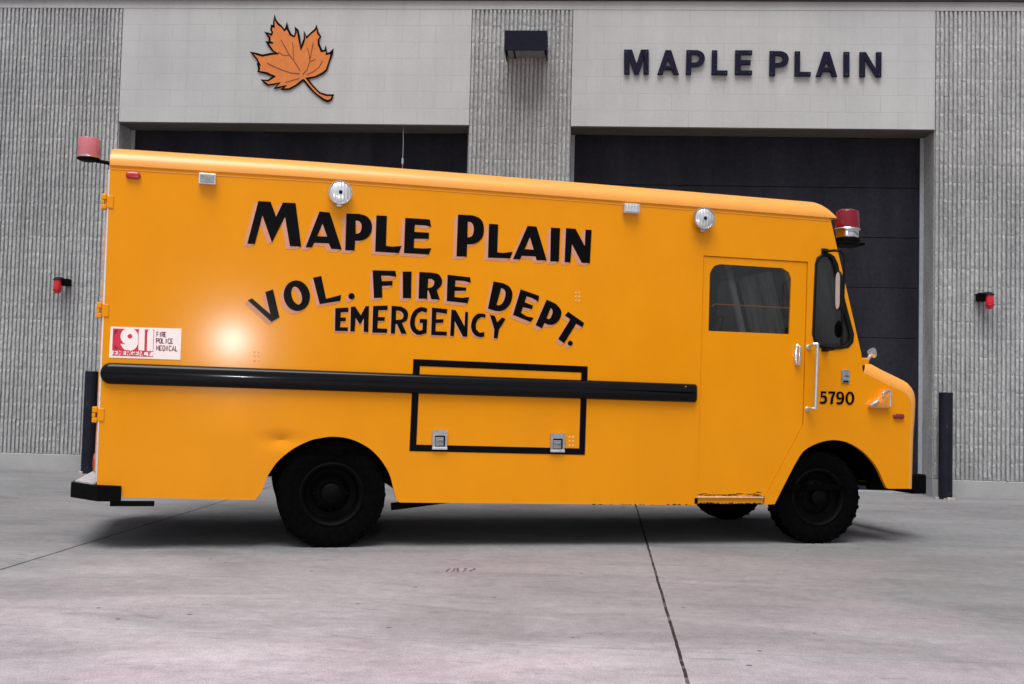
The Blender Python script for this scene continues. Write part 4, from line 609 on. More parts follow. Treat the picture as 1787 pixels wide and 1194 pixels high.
# roof cap with rolled edges and a drip lip
XF = 5.185
def gq(t): t = max(0., min(1., t)); return math.sqrt(max(0, 1 - (1 - t) ** 2))
ss = [0.0, .006, .02] + [.25 * k for k in range(1, 20)] + [XF - .16 + .16 * math.sin(k / 10 * math.pi / 2) for k in range(0, 11)]
ys = [-.010 + .14 * (1 - math.cos(k / 10 * math.pi / 2)) for k in range(11)] + [.35, .6]
ys = ys + [W - y for y in reversed(ys)]
loops = []
for s_ in ss:
    L = []
    for y in ys:
        e = min(y + .010, W + .010 - y) / .14; fx = gq((XF - s_) / .16) if s_ > XF - .16 else 1.0
        fx *= .95 + .05 * min(1, s_ / .02)
        crown = .02 * math.sin(max(0, min(1, (y) / W)) * math.pi)
        L.append((s_ - .002, y, zs(s_) + .006 + (.122 + crown) * gq(e) * fx))
    loops.append(L)
mb = MB(); mb.loft(loops, close=False, smooth=True)
# lip under the cap edge
for ya, yb in ((-.010, .02), (W - .02, W + .010)):
    for a, b_ in zip(ss, ss[1:]):
        za, zb = zs(a) + .006, zs(b_) + .006
        yo = ya if ya < 0 else yb; yi = yb if ya < 0 else ya
        mb.add([(a - .002, yo, za), (b_ - .002, yo, zb), (b_ - .002, yo, zb - .008), (a - .002, yo, za - .008)], [(0, 1, 2, 3)])
        mb.add([(a - .002, yo, za - .008), (b_ - .002, yo, zb - .008), (b_ - .002, yi, zb - .008), (a - .002, yi, za - .008)], [(0, 1, 2, 3)])
mb.add([loops[0][i] for i in range(len(ys))], [tuple(range(len(ys)))])
L = loops[-1]; mb.add(L + [(p[0], p[1], p[2] - .012) for p in L], [(i, i + 1, i + 1 + len(L), i + len(L)) for i in range(len(L) - 1)])
mb.add([(5.10, .0, zs(5.1) - .004), (5.10, W, zs(5.1) - .004), (XF - .002, W, zs(XF) - .006), (XF - .002, 0, zs(XF) - .006)], [(0, 1, 2, 3)])
mb.build("roof", M["roof"], TR, edge=50)
mb = MB()                                      # lower seam strip below the drip rail
for a, b_ in zip([.0, 1.3, 2.6, 4.0], [1.3, 2.6, 4.0, 5.12]):
    mb.add([(a, -.003, zs(a) - .028), (b_, -.003, zs(b_) - .028), (b_, -.003, zs(b_) - .0235), (a, -.003, zs(a) - .0235),
            (a, .0005, zs(a) - .028), (b_, .0005, zs(b_) - .028), (b_, .0005, zs(b_) - .0235), (a, .0005, zs(a) - .0235)],
           [(0, 1, 2, 3), (0, 1, 5, 4), (3, 2, 6, 7)])
mb.build("drip_seam", M["roof"], body)
# windscreen frame, two panes
B0 = Vector((pil1[0], 0, pil1[1])); T0 = Vector((pil0[0], 0, pil0[1])); dv_ = (T0 - B0); LEN = dv_.length; dv_.normalize(); nv = Vector((dv_.z, 0, -dv_.x))
wsmap = lambda a, b_, dep, gi=0: tuple(B0 + dv_ * b_ + Vector((0, a, 0)) - nv * dep)
def rrect(x0, x1, y0, y1, r_, n=5):
    out = []
    for cx_, cy_, a0 in ((x1 - r_, y1 - r_, 0), (x0 + r_, y1 - r_, 90), (x0 + r_, y0 + r_, 180), (x1 - r_, y0 + r_, 270)):
        for k in range(n + 1):
            an = math.radians(a0 + 90 * k / n); out.append((cx_ + r_ * math.cos(an), cy_ + r_ * math.sin(an)))
    return out
panes = [rrect(.085, W / 2 - .035, .09, LEN - .29, .07), rrect(W / 2 + .035, W - .085, .09, LEN - .29, .07)]
fr = shape("windscreen_frame", [[[(0.0305, 0), (W - .0305, 0), (W - .0305, LEN), (.0305, LEN)]] + panes], .035, wsmap, M["paint"], TR)
for p_ in panes:
    wsm2 = lambda a, b_, dep, gi=0: wsmap(a, b_, dep + .012)
    pn = shape("windscreen", [[shrink(p_, -.008)]], .005, wsm2, M["wsglass"], TR)
    mb = MB(); oo = shrink(p_, -.010); ii = shrink(p_, .014)
    mp3 = lambda L, d_: [wsmap(a, b_, d_) for a, b_ in L]
    mb.loft([mp3(oo, -.001), mp3(oo, -.006), mp3(ii, -.006), mp3(ii, .045), mp3(oo, .046)]); mb.build("gasket", M["gasket"], pn)
    cxp = sum(a for a, b_ in p_) / len(p_)
    mb = MB(); a0 = cxp + .12; mb.tube([wsmap(a0, .02, -.03), wsmap(a0 - .03, .40, -.02), wsmap(a0 - .045, .50, -.016)], .006, 6)
    mb.tube([wsmap(a0 - .05, .24, -.010), wsmap(a0 - .045, .66, -.010)], .007, 6); mb.build("wiper", M["blackmetal"], pn)
# inner posts of the windscreen
for a in (.06, W / 2, W - .06):
    mb = MB(); mb.tube([wsmap(a, -.02, .075), wsmap(a, LEN, .075)], .026 if a < W - .1 else .032, 12); mb.build("windscreen_post", M["postlit"] if a > W / 2 + .1 else M["dark"], fr)
shape("frame_lining", [[[(0.0305, 0), (W - .0305, 0), (W - .0305, LEN), (.0305, LEN)]] + panes], .003, lambda a, b_, dep, gi=0: wsmap(a, b_, dep + .037), M["dark"], fr)
shape("cab_lining", [[[q for q in outer if True], qw_hole]], .003, side(W - .034), M["dark"], TR)
shape("door_lining", [[door_o, dw]], .003, side(W - .037), M["dark"], fdoor)
# hood and nose with rolled shoulders
ho, hi = DATA["HOODO"], DATA["HOODI"]; RS = .09; loops = []
th = [k / 8 * math.pi / 2 for k in range(9)]
def prof(q_): return [(i_[0] + (o_[0] - i_[0]) * q_, i_[1] + (o_[1] - i_[1]) * q_) for o_, i_ in zip(ho, hi)]
def dense(L, n=3):
    out = []
    for i in range(len(L) - 1):
        p0 = L[max(i - 1, 0)]; p1 = L[i]; p2 = L[i + 1]; p3 = L[min(i + 2, len(L) - 1)]
        for k in range(n):
            t_ = k / n
            out.append(tuple(.5 * (2 * p1[j] + (p2[j] - p0[j]) * t_ + (2 * p0[j] - 5 * p1[j] + 4 * p2[j] - p3[j]) * t_ ** 2 + (3 * p1[j] - p0[j] - 3 * p2[j] + p3[j]) * t_ ** 3) for j in (0, 1)))
    return out + [L[-1]]
for t_ in th:
    loops.append([(a, RS * (1 - math.cos(t_)), b_) for a, b_ in dense(prof(math.sin(t_)))])
for y in (.3, W / 2, W - .3): loops.append([(a, y, b_ + (.03 if True else 0) * (1 - abs(y - W / 2) / (W / 2)) * (1 if b_ > 1.1 else 0)) for a, b_ in dense(prof(1.0))])
for t_ in reversed(th):
    loops.append([(a, W - RS * (1 - math.cos(t_)), b_) for a, b_ in dense(prof(math.sin(t_)))])
mb = MB(); mb.loft(loops, close=False, smooth=True)
hood = mb.build("hood", M["roof"], TR, edge=60)
mb = MB(); mb.box(5.36, 5.50, .04, W - .04, 1.335, 1.40, .01, 2); mb.build("cowl", M["paint"], TR)
mb = MB()                                      # grille and headlights on the nose
for k in range(7): mb.box(5.895, 5.915, .52, W - .52, .76 + k * .04, .782 + k * .04)
mb.build("grille", M["blackmetal"], TR)
for y in (.30, W - .30):
    b = MB(); b.lathe([(.105, -.02), (.105, .02), (.092, .028), (.088, .018)], (5.895, y, .88), (1, 0, 0), 24); h_ = b.build("headlight", M["chrome"], TR)
    b = MB(); b.lathe([(.088, .018), (.06, .030), (0, .036)], (5.895, y, .88), (1, 0, 0), 24); b.build("lens", M["beam"], h_)
# rear wall, doors, hinges, lamps
mb = MB(); mb.box(.004, .030, .0305, W - .0305, .415, 2.465); mb.build("rear_wall", M["paint"], TR)
for y in (.004, W - .024):
    mb = MB(); mb.box(-.012, .0035, y, y + .020, .45, 2.44, .003, 1); mb.build("corner_trim", M["alu"], TR)
for ya, yb in ((.03, W / 2 - .004), (W / 2 + .004, W - .03)):
    hole = rrect(ya + .16, yb - .16, 1.45, 2.1, .06)
    rd = shape("rear_door", [[[(ya, .50), (yb, .50), (yb, 2.42), (ya, 2.42)], hole]], .022, lambda a, b_, dep, gi=0: (.002 - dep, a, b_), M["paint"], TR)
    shape("rear_window", [[shrink(hole, -.01)]], .004, lambda a, b_, dep, gi=0: (-.003 - dep, a, b_), M["qglass"], rd)
    b = MB(); yh = yb - .06 if yb < W / 2 else ya + .06; b.box(-.06, -.018, yh - .015, yh + .015, 1.1, 1.28, .008, 2); b.build("door_handle", M["chrome"], rd)
for h_ in DATA["HINGE"]:
    z1, z0 = h_[0][1], h_[2][1]; zc = (z0 + z1) / 2; hh = (z1 - z0) / 2
    mb = MB(); mb.box(-.045, -.0125, -.010, .045, zc + .012, zc + hh, .006, 2); mb.box(-.045, -.0125, -.010, .045, zc - hh, zc - .018, .006, 2)
    mb.box(-.045, -.024, -.008, .04, zc - .0175, zc + .0115, .003, 1); mb.box(-.012, .03, -.007, .002, zc - hh * .8, zc + hh * .8, .003, 1)
    mb.build("hinge", M["paint"], TR)
mb = MB(); mb.lathe([(.07, 0), (.07, .02), (.055, .032), (0, .036)], (-.012, .17, .545), (-1, 0, 0), 20); mb.build("tail_lamp", M["redlens"], TR)
mb = MB(); mb.lathe([(.07, 0), (.07, .02), (.055, .032), (0, .036)], (-.012, W - .17, .545), (-1, 0, 0), 20); mb.build("tail_lamp", M["redlens"], TR)
# rear bumper: step with chamfered end, wrap along the side and a hanger plate
mb = MB()
pl = [(-.235, W - .30), (-.235, .28), (-.17, .22), (.004, -.035), (.150, -.035), (.150, .02), (.02, .06), (.02, W - .06), (-.03, W)]
pl = [(-.19, W / 2), (-.19, .26), (.012, -.030), (.150, -.030), (.150, .030), (.002, .030), (.002, W / 2)]
low = [(a, y, .312) for a, y in pl]; hi_ = [(a, y, .408) for a, y in pl]
mb.loft([low, hi_], cap0=True, cap1=True)
low2 = [(a, W - y, .312) for a, y in pl]; hi2 = [(a, W - y, .408) for a, y in pl]
mb.loft([low2, hi2], cap0=True, cap1=True)
mb.box(.086, .355, -.006, .03, .279, .3115, .003, 1)
bp = mb.build("rear_bumper", M["blackmetal"], TR)
mb = MB(); 
st_ = [(-.17, W - .3), (-.17, .29), (-.05, .11), (-.02, .11), (-.02, W - .2)]
mb.loft([[(a, y, .4085) for a, y in st_], [(a, y, .418) for a, y in st_]], cap0=True, cap1=True)
mb.build("step_plate", M["threshold"], bp)
mb = MB()
mb.box(6.03, 6.155, .27, W - .27, .352, .505, .010, 2); mb.box(5.70, 6.035, .34, .40, .38, .46); mb.box(5.70, 6.035, W - .40, W - .34, .38, .46)
mb.build("front_bumper", M["blackmetal"], TR)
# rub rail
(ra, rz), (rb, rzt), (rc, rzr), (rd_, rzr0), (re, rz0) = DATA["RAIL"]
def rail_loop(ins, off):
    out = []
    x0, x1 = ra + ins, 4.078 - ins
    def zt_(s): return rzt + (rzr - rzt) * (s - rb) / (rc - rb) - ins
    def zb_(s): return rz0 + (rzr0 - rz0) * (s - re) / (rd_ - re) + ins
    hl = (zt_(0) - zb_(0)) / 2; cz_ = (zt_(0) + zb_(0)) / 2; rx = .062 - ins * .5
    for k in range(13):
        an = math.pi / 2 + math.pi * k / 12; out.append((x0 + rx + rx * math.cos(an), cz_ + hl * math.sin(an)))
    c_ = .014
    out += [(x1 - c_, zb_(x1)), (x1, zb_(x1) + c_), (x1, zt_(x1) - c_), (x1 - c_, zt_(x1))]
    for s in (3.2, 2.4, 1.6, .8): out.append((s, zt_(s)))
    return [(a, -off, b_) for a, b_ in out]
mb = MB(); mb.loft([rail_loop(0, -.001), rail_loop(0, .016), rail_loop(.006, .026), rail_loop(.013, .034), rail_loop(.024, .040), rail_loop(.040, .044), rail_loop(.058, .0455)], smooth=True, cap1=True)
mb.build("rub_rail", M["gloss"], TR, edge=55)
for s in (.075, .95, 3.98):
    mb = MB(); mb.lathe([(0, .003), (.005, .002), (.006, 0)], (s, -.037, 1.165 - s * .006), (0, -1, 0), 8); mb.build("rail_screw", M["alu"], TR)
# compartment: painted border, hatch line and latches
fo, fi = DATA["FRAME"]
shape("compartment_border", [[fo, fi]], .0012, lambda a, b_, dep, gi=0: (a, -.0015 - dep, b_), M["black"], TR)
for L in DATA["LATCH"]:
    x0 = (L[0][0] + L[3][0]) / 2; x1 = (L[1][0] + L[2][0]) / 2; z1 = (L[0][1] + L[1][1]) / 2; z0 = (L[2][1] + L[3][1]) / 2; w_ = x1 - x0; h_ = z1 - z0
    fr_ = [(x0, z0), (x1, z0), (x1, z1), (x0, z1)]; inn = rrect(x0 + w_ * .16, x1 - w_ * .14, z0 + h_ * .15, z1 - h_ * .28, .006, 3)
    lt = shape("latch", [[rrect(x0, x1, z0, z1, .008, 3), inn]], .014, lambda a, b_, dep, gi=0: (a, -.003 - dep, b_), M["steel"], TR)
    mb = MB(); mb.box(x0 + w_ * .14, x1 - w_ * .12, -.0045, -.0032, z0 + h_ * .13, z1 - h_ * .26); mb.build("recess", M["black"], lt)
    mb = MB(); mb.box(x0 + w_ * .2, x1 - w_ * .22, -.014, -.005, z0 + h_ * .18, z1 - h_ * .36, .004, 2); mb.box(x0 + w_ * .24, x1 - w_ * .26, -.019, -.0145, z0 + h_ * .42, z0 + h_ * .54, .003, 1); mb.build("paddle", M["grey"], lt)
    mb = MB(); mb.box(x0 - .002, x1 + .002, -.021, -.0175, z0 - .001, z0 + h_ * .12, .002, 1); mb.build("lip", M["alu"], lt)
# lettering with its pink drop shade
def lettering(name, groups, dx, dz, shade=True, sub="letter_shade"):
    o = shape(name, groups, .0008, lambda a, b_, dep, gi=0: (a, -.0036 - dep, b_), M["black"], TR)
    if shade:
        for k, fq in enumerate((1.0, .5)):
            pass
        g2 = []
        for gl in groups: g2.append([[(a + dx, b_ + dz) for a, b_ in L] for L in gl])
        g3 = []
        for gl in groups: g3.append([[(a + dx * .5, b_ + dz * .5) for a, b_ in L] for L in gl])
        n = len(groups)
        shape(sub, g2 + g3, .0003, lambda a, b_, dep, gi=0: (a, -(.0014 + .0009 * (gi >= n) + .00002 * (gi % n)) - dep, b_), M["pink"], o)
    return o
for i0, i1 in ((0, 5), (5, 10)): lettering("name_lettering", DATA["LET1"][i0:i1], -.026, -.020)
for i0, i1 in ((0, 4), (4, 8), (8, 13)): lettering("department_lettering", DATA["LET2"][i0:i1], -.020, -.020)
lettering("emergency_lettering", DATA["LET3"], -.010, -.010)
lettering("unit_number", DATA["LET4"], 0, 0, False)
# 911 sticker
sm_ = lambda d0: (lambda a, b_, dep, gi=0: (a, -d0 - gi * .00006 - dep, b_))
c = DATA["STK"]
stk = shape("sticker", [[c]], .0008, sm_(.0015), M["sticker"], TR)
shape("sticker_field", [[DATA["STK_RED"]]], .0004, sm_(.0026), M["crimson"], stk)
shape("sticker_digits", DATA["STK_9"] + DATA["STK_11"] + [[DATA["STK_BAR"]]], .0004, sm_(.0034), M["sticker"], stk)
for g_ in DATA["STK_PH"]: shape("sticker_phone", [g_], .0004, sm_(.0042), M["blackprint"], stk)
STR = {"F": [[(0, 0), (0, 1), (1, 1)], [(0, .5), (.8, .5)]], "I": [[(.5, 0), (.5, 1)]], "R": [[(0, 0), (0, 1), (.8, 1), (1, .85), (1, .62), (.8, .48), (0, .48)], [(.5, .48), (1, 0)]],
       "E": [[(1, 0), (0, 0), (0, 1), (1, 1)], [(0, .5), (.8, .5)]], "P": [[(0, 0), (0, 1), (.8, 1), (1, .85), (1, .6), (.8, .46), (0, .46)]], "O": [[(.25, 0), (0, .2), (0, .8), (.25, 1), (.75, 1), (1, .8), (1, .2), (.75, 0), (.25, 0)]],
       "L": [[(0, 1), (0, 0), (1, 0)]], "C": [[(1, .82), (.75, 1), (.25, 1), (0, .8), (0, .2), (.25, 0), (.75, 0), (1, .18)]], "M": [[(0, 0), (0, 1), (.5, .35), (1, 1), (1, 0)]],
       "D": [[(0, 0), (0, 1), (.65, 1), (1, .75), (1, .25), (.65, 0), (0, 0)]], "A": [[(0, 0), (.5, 1), (1, 0)], [(.2, .35), (.8, .35)]], "G": [[(1, .82), (.75, 1), (.25, 1), (0, .8), (0, .2), (.25, 0), (.75, 0), (1, .2), (1, .45), (.6, .45)]],
       "N": [[(0, 0), (0, 1), (1, 0), (1, 1)]], "Y": [[(0, 1), (.5, .5), (1, 1)], [(.5, .5), (.5, 0)]]}
def stroke_text(mb, txt, quad, wid, mapf, d):
    tl, tr, br, bl = [Vector(p) for p in quad]; n = len(txt)
    for i, ch in enumerate(txt):
        w0 = (i + .12) / n; ww = .70 / n
        for k, st2 in enumerate(STR[ch]):
            pts = []
            for a, b_ in st2:
                uu = w0 + a * ww; pts.append(tuple((bl + (br - bl) * uu) * (1 - b_) + (tl + (tr - tl) * uu) * b_))
            ribbon(mb, pts, wid, mapf, d + k * .0003)
mb = MB()
for q_ in DATA["STK_T"][:3]: stroke_text(mb, q_[0], q_[1:], .0062, lambda a, b_, d_: (a, -d_, b_), .0029)
mb.build("sticker_words", M["print"], stk, fix=False)
mb = MB(); q_ = DATA["STK_T"][3]; stroke_text(mb, q_[0], q_[1:], .007, lambda a, b_, d_: (a, -d_, b_), .0046); mb.build("sticker_caption", M["crimson"], stk, fix=False)
# filler spots of removed fittings
for i, (a, b_) in enumerate(DATA["MARKS"]):
    mb = MB(); mb.lathe([(0, .0016), (.005, .0012), (.008, 0)], (a, -.0005, b_), (0, -1, 0), 9)
    mb.build("filled_hole", M["filler"], body)
# lamps high on the side
for fl in DATA["FLOOD"]:
    (cx_, cz_), (ex_, _), (_, bz_) = fl; R_ = (ex_ - cx_ + cz_ - bz_) / 2 * .98
    o = MB(); o.lathe([(.03, 0), (.03, .014), (R_ * .86, .016), (R_, .030), (R_ * 1.02, .056), (R_ * .99, .066), (R_ * .93, .066), (R_ * .91, .056)], (cx_, -.001, cz_), (0, -1, 0), 36)
    o.box(cx_ - .022, cx_ + .012, -.05, -.012, cz_ - R_ - .016, cz_ - R_ + .008, .003, 1)
    fo_ = o.build("floodlight", M["steel"], TR, edge=30)
    b = MB(); b.lathe([(R_ * .925, .058), (R_ * .8, .0655), (R_ * .45, .072), (R_ * .3, .073), (0, .074)], (cx_, -.001, cz_), (0, -1, 0), 36); b.build("lens", M["beam"], fo_)
    b = MB(); b.box(cx_ - .010, cx_ + .012, -.0775, -.0742, cz_ - .012, cz_ + .012, .002, 1); b.box(cx_ - .004, cx_ + .003, -.068, -.066, cz_ - R_ * .72, cz_ - R_ * .58); b.build("bulb_shield", M["black"], fo_)
for k, L in enumerate(DATA["RECT"]):
    x0, x1 = L[0][0], L[1][0]; z1 = (L[0][1] + L[1][1]) / 2; z0 = (L[2][1] + L[3][1]) / 2
    mb = MB(); mb.box(x0, x1, -.045, -.0005, z0, z1, .004, 2); lp = mb.build("clearance_lamp", M["alu"], TR)
    mb = MB(); mb.box(x0 + .010, x1 - .010, -.0495, -.0455, z0 + .009, z1 - .010, .003, 2); mb.build("lens", M["beam"] if k else M["grey"], lp)
def pill(name, L, mat, y0, th_):
    x0, x1, z0, z1 = L[0][0], L[1][0], L[3][1], L[0][1]; h_ = (z1 - z0) / 2; mb = MB()
    lp = lambda ins, off: [(a, -off, b_) for a, b_ in rrect(x0 + ins, x1 - ins, z0 + ins, z1 - ins, max(.002, h_ * .95 - ins), 6)]
    mb.loft([lp(0, 0), lp(0, th_ * .6), lp(.004, th_ * .9), lp(.012, th_)], smooth=True, cap1=True); return mb.build(name, mat, TR, edge=50)
pill("marker_lamp", DATA["REDM"], M["redlens"], 0, .024)
pill("marker_lamp", DATA["FMARK"], M["amberred"], 0, .020)
# grab handle, door handle, plate, turn lamp
(f1x, f1z), (f0x, f0z), (r1x, r1z), (r0x, r0z) = DATA["GRAB"]
mb = MB(); mb.tube([(r1x, -.08, r1z + .004), (r0x, -.08, r0z - .004)], .011, 12)
for (fx_, fz_), (rx_, rz_) in (((f1x, f1z), (r1x, r1z)), ((f0x, f0z), (r0x, r0z))):
    mb.tube([(fx_, -.004, fz_), (fx_ + .006, -.07, rz_), (rx_, -.08, rz_)], [.010, .010, .011], 10)
    mb.lathe([(0, .012), (.016, .010), (.021, .003), (.022, 0)], (fx_, -.0005, fz_ - .006), (0, -1, 0), 16)
mb.build("grab_handle", M["alu"], TR)
L = DATA["HANDLE"]; hx = (L[0][0] + L[1][0]) / 2; hz0, hz1 = L[2][1], L[0][1]; mb = MB()
eh = lambda sx, sz, off, dz=0: [(hx + sx * math.cos(2 * math.pi * k / 20), -off, (hz0 + hz1) / 2 + dz + sz * math.sin(2 * math.pi * k / 20)) for k in range(20)]
mb.loft([eh(.026, .083, -.006), eh(.026, .083, .008), eh(.020, .074, .016), eh(.012, .05, .013)], smooth=True, cap1=True)
mb.box(hx - .009, hx + .010, -.05, -.015, hz0 + .03, hz1 - .015, .008, 3); mb.lathe([(0, .02), (.012, .018), (.014, 0)], (hx + .004, -.012, hz0 + .022), (0, -1, 0), 14)
mb.build("door_handle", M["chrome"], door)
L = DATA["PLATE"]; x0, x1, z0, z1 = L[0][0], L[1][0], L[3][1], L[0][1]
mb = MB(); mb.box(x0, x1, -.010, -.0005, z0, z1, .004, 2); pt = mb.build("fuse_plate", M["grey"], TR)
mb = MB(); mb.box(x0 + .012, x1 - .008, -.0145, -.0105, z0 + .022, z1 - .012, .003, 1); mb.build("plate_cover", M["steel"], pt)
mb = MB(); mb.box(x0 + .014, x1 - .012, -.0125, -.0105, z0 + .008, z0 + .018); mb.box(x0 + .02, x1 - .012, -.0165, -.0148, (z0 + z1) / 2, (z0 + z1) / 2 + .006); mb.build("slot", M["black"], pt)
L = DATA["BADGE"]; x0, x1, z0, z1 = L[0][0], L[1][0], L[3][1], L[1][1]; w_ = x1 - x0; h_ = z1 - z0
mb = MB()                                      # chrome turn-signal housing: sloping wedge with an arched bezel
base = [(x0, z0), (x1, z0), (x1, z1), (x1 - w_ * .35, z1 - h_ * .04), (x0 + w_ * .45, z0 + h_ * .62), (x0 + w_ * .25, z0 + h_ * .34), (x0, z0 + h_ * .14)]
cxb, czb = sum(p[0] for p in base) / 7, sum(p[1] for p in base) / 7
sc = lambda q_, off: [(cxb + (a - cxb) * q_, -off, czb + (b_ - czb) * q_) for a, b_ in base]
mb.loft([sc(1, 0), sc(.98, .028), sc(.86, .042), sc(.60, .046)], smooth=True, cap1=True); tl_ = mb.build("turn_lamp", M["amber"], TR, edge=40)
mb = MB()
mb.tube([(x1 - w_ * .06, -.034, z0 + .01), (x1 - w_ * .05, -.040, z0 + h_ * .5), (x1 - w_ * .08, -.038, z1 - .012), (x1 - w_ * .22, -.040, z1 - .01), (x1 - w_ * .40, -.042, z1 - h_ * .25), (x1 - w_ * .43, -.042, z0 + h_ * .55)], .011, 8)
mb.tube([(x0 + .006, -.030, z0 + h_ * .10), (x0 + w_ * .22, -.040, z0 + h_ * .26), (x0 + w_ * .36, -.042, z0 + h_ * .36)], [.010, .018, .012], 8)
mb.tube([(x0 + .01, -.03, z0 + .004), (x1 - .01, -.03, z0 + .004)], .006, 8); mb.build("bezel", M["chrome"], tl_)
# outside mirror on its looped arm
mb = MB(); P = DATA["MIRB"]; p3 = [(P[0][0], -.004, P[0][1]), (P[0][0], -.16, P[0][1] - .012)] + [(a, -.3, b_) for a, b_ in P[1:-1]] + [(P[-1][0] - .01, -.16, P[-1][1]), (P[-1][0], -.004, P[-1][1])]
mb.tube(p3, .010, 10); mb.box(P[0][0] - .025, P[0][0] + .03, -.014, -.001, P[0][1] - .022, P[0][1] + .022, .005, 2)
mb.box(P[-1][0] - .02, P[-1][0] + .035, -.02, -.001, P[-1][1] - .012, P[-1][1] + .012, .004, 2)
ma = mb.build("mirror_arm", M["gasket"], TR)
(mx, mz), (m2x, m2z) = DATA["MIR"][0], DATA["MIR2"][0]
nrm = Vector((-1, .22, 0)).normalized(); tn = Vector((.22, 1, 0)).normalized()
MX = Matrix(((tn.x, nrm.x, 0, mx - .012), (tn.y, nrm.y, 0, -.36), (0, 0, 1, mz), (0, 0, 0, 1)))
def mloop(sx, sz, off): return [tuple(MX @ Vector((a, off, b_))) for a, b_ in rrect(-sx, sx, -sz, sz, min(sx, .05), 6)]
mb = MB(); mb.loft([mloop(.045, .12, -.02), mloop(.055, .138, -.008), mloop(.055, .138, .006), mloop(.050, .133, .006)], smooth=True, cap0=True); mh = mb.build("mirror_head", M["gasket"], ma)
mb = MB(); mb.loft([mloop(.051, .134, .002), mloop(.051, .134, .0055)], cap0=True, cap1=True); mb.build("mirror_face", M["mirrorshine"], ma)
mb = MB(); mb.tube([(mx + .02, -.34, mz), (mx + .055, -.3, mz)], .008, 8); mb.tube([(m2x + .02, -.34, m2z), (m2x + .055, -.3, m2z)], .007, 8)
mb.build("mirror_stub", M["gasket"], ma)
mb = MB(); mb.lathe([(0, .016), (.05, .012), (.062, .0), (.058, -.01), (0, -.02)], (m2x + .004, -.35, m2z), tuple(nrm), 24); mb.build("round_mirror", M["under"], ma)
# fender mirror on the hood
mb = MB(); mb.tube([(5.520, .13, 1.345), (5.545, .13, 1.40), (5.575, .13, 1.435)], [.016, .014, .012], 10)
mb.lathe([(0, -.05), (.016, -.042), (.030, -.015), (.035, .012), (.033, .020), (0, .024)], (5.585, .14, 1.448), (-.5, -.15, .6), 22); mb.build("fender_mirror", M["chrome"], TR)
# beacons
(bx, bzt), (_, _), (bxr, bzm), (_, bzb) = DATA["BEACON"]; by = .30
bx = 5.452; 
bz0 = 2.285
mb = MB(); mb.box(bx - .16, bx + .10, by - .10, by + .10, bz0, bz0 + .022, .004, 1)
mb.tube([(bx - .25, by - .05, bz0 - .10), (bx - .10, by - .05, bz0 + .005)], .014, 8); mb.tube([(bx - .25, by + .05, bz0 - .10), (bx - .10, by + .05, bz0 + .005)], .014, 8)
mb.lathe([(.098, .022), (.098, .060), (.086, .064)], (bx, by, bz0), (0, 0, 1), 28)
bc = mb.build("front_beacon", M["blackmetal"], TR)
mb = MB(); mb.lathe([(.084, .064), (.088, .074), (.089, .118), (.100, .122), (.102, .132), (.098, .138), (.07, .139)], (bx, by, bz0), (0, 0, 1), 32); mb.build("chrome_ring", M["chrome"], bc)
mb = MB(); mb.lathe([(.096, .138), (.095, .18), (.090, .262), (.084, .276), (.06, .288), (0, .292)], (bx, by, bz0), (0, 0, 1), 32); mb.build("dome", M["beacon"], bc)
mb = MB(); mb.lathe([(.03, .139), (.03, .24), (.012, .245), (0, .246)], (bx, by, bz0), (0, 0, 1), 14); mb.box(bx - .05, bx - .04, by - .05, by + .05, bz0 + .14, bz0 + .25); mb.build("rotator", M["chrome"], bc)
rx_, ry_, rz_ = -.184, .35, 2.556
mb = MB(); mb.lathe([(0, -.006), (.05, -.004), (.072, .006), (.074, .014), (0, .016)], (rx_, ry_, rz_), (0, 0, 1), 28)
mb.tube([(rx_ + .05, ry_, rz_ + .002), (rx_ + .12, ry_, rz_ - .006), (.03, ry_, rz_ - .03)], .013, 8)
rb_ = mb.build("rear_beacon", M["blackmetal"], TR)
mb = MB(); mb.lathe([(.071, .016), (.071, .06), (.070, .142), (.066, .150), (.05, .153), (0, .154)], (rx_, ry_, rz_), (0, 0, 1), 28); mb.build("dome", M["rbeacon"], rb_)
mb = MB(); mb.lathe([(.0725, .0165), (.0745, .02), (.0745, .026), (.0715, .028)], (rx_, ry_, rz_), (0, 0, 1), 28); mb.build("chrome_ring", M["chrome"], rb_)
# door threshold and chipped skirt
(sx0, sz1), (sx1, sz1b), (_, sz0), _ = DATA["STEP"]
mb = MB(); mb.box(4.098, sx1, -.010, .05, .3435, .3505, .002, 1); stp = mb.build("threshold", M["threshold"], TR)
mb = MB(); n = 46; lo = []
for k in range(n + 1):
    s_ = 4.10 + (sx1 - .006 - 4.10) * k / n; lo.append((s_, .300 + random.choice([0, 0, .004, .008, .014]) * random.random()))
up_ = [(a, .3425) for a, _ in reversed(lo)]
shape("step_skirt", [[lo + up_]], .02, side(.006), M["paint"], TR)
mb = MB(); mb.box(4.075, sx1, .028, .40, .292, .3425); mb.box(4.078, 4.102, -.004, .02, .30, .342, .003, 1); mb.build("step_well", M["under"], stp)
mb = MB(); rnd = random.Random(4)
for k in range(60):
    s_ = rnd.uniform(4.11, 4.61); z_ = .357 + abs(rnd.gauss(0, .010)); w_ = rnd.uniform(.003, .02)
    mb.box(s_ - w_, s_ + w_, .0058, .0066, z_, z_ + rnd.uniform(.001, .004))
for k in range(40):
    s_ = rnd.choice([rnd.uniform(3.3, 4.05), rnd.uniform(4.1, 4.6)]); z_ = .291 if s_ < 4.06 else .302; w_ = rnd.uniform(.003, .012); yy = -.0012 if s_ < 4.06 else .0045
    mb.box(s_ - w_, s_ + w_, yy, yy + .002, z_, z_ + rnd.uniform(.003, .008))
mb.build("paint_chip", M["black"], body)
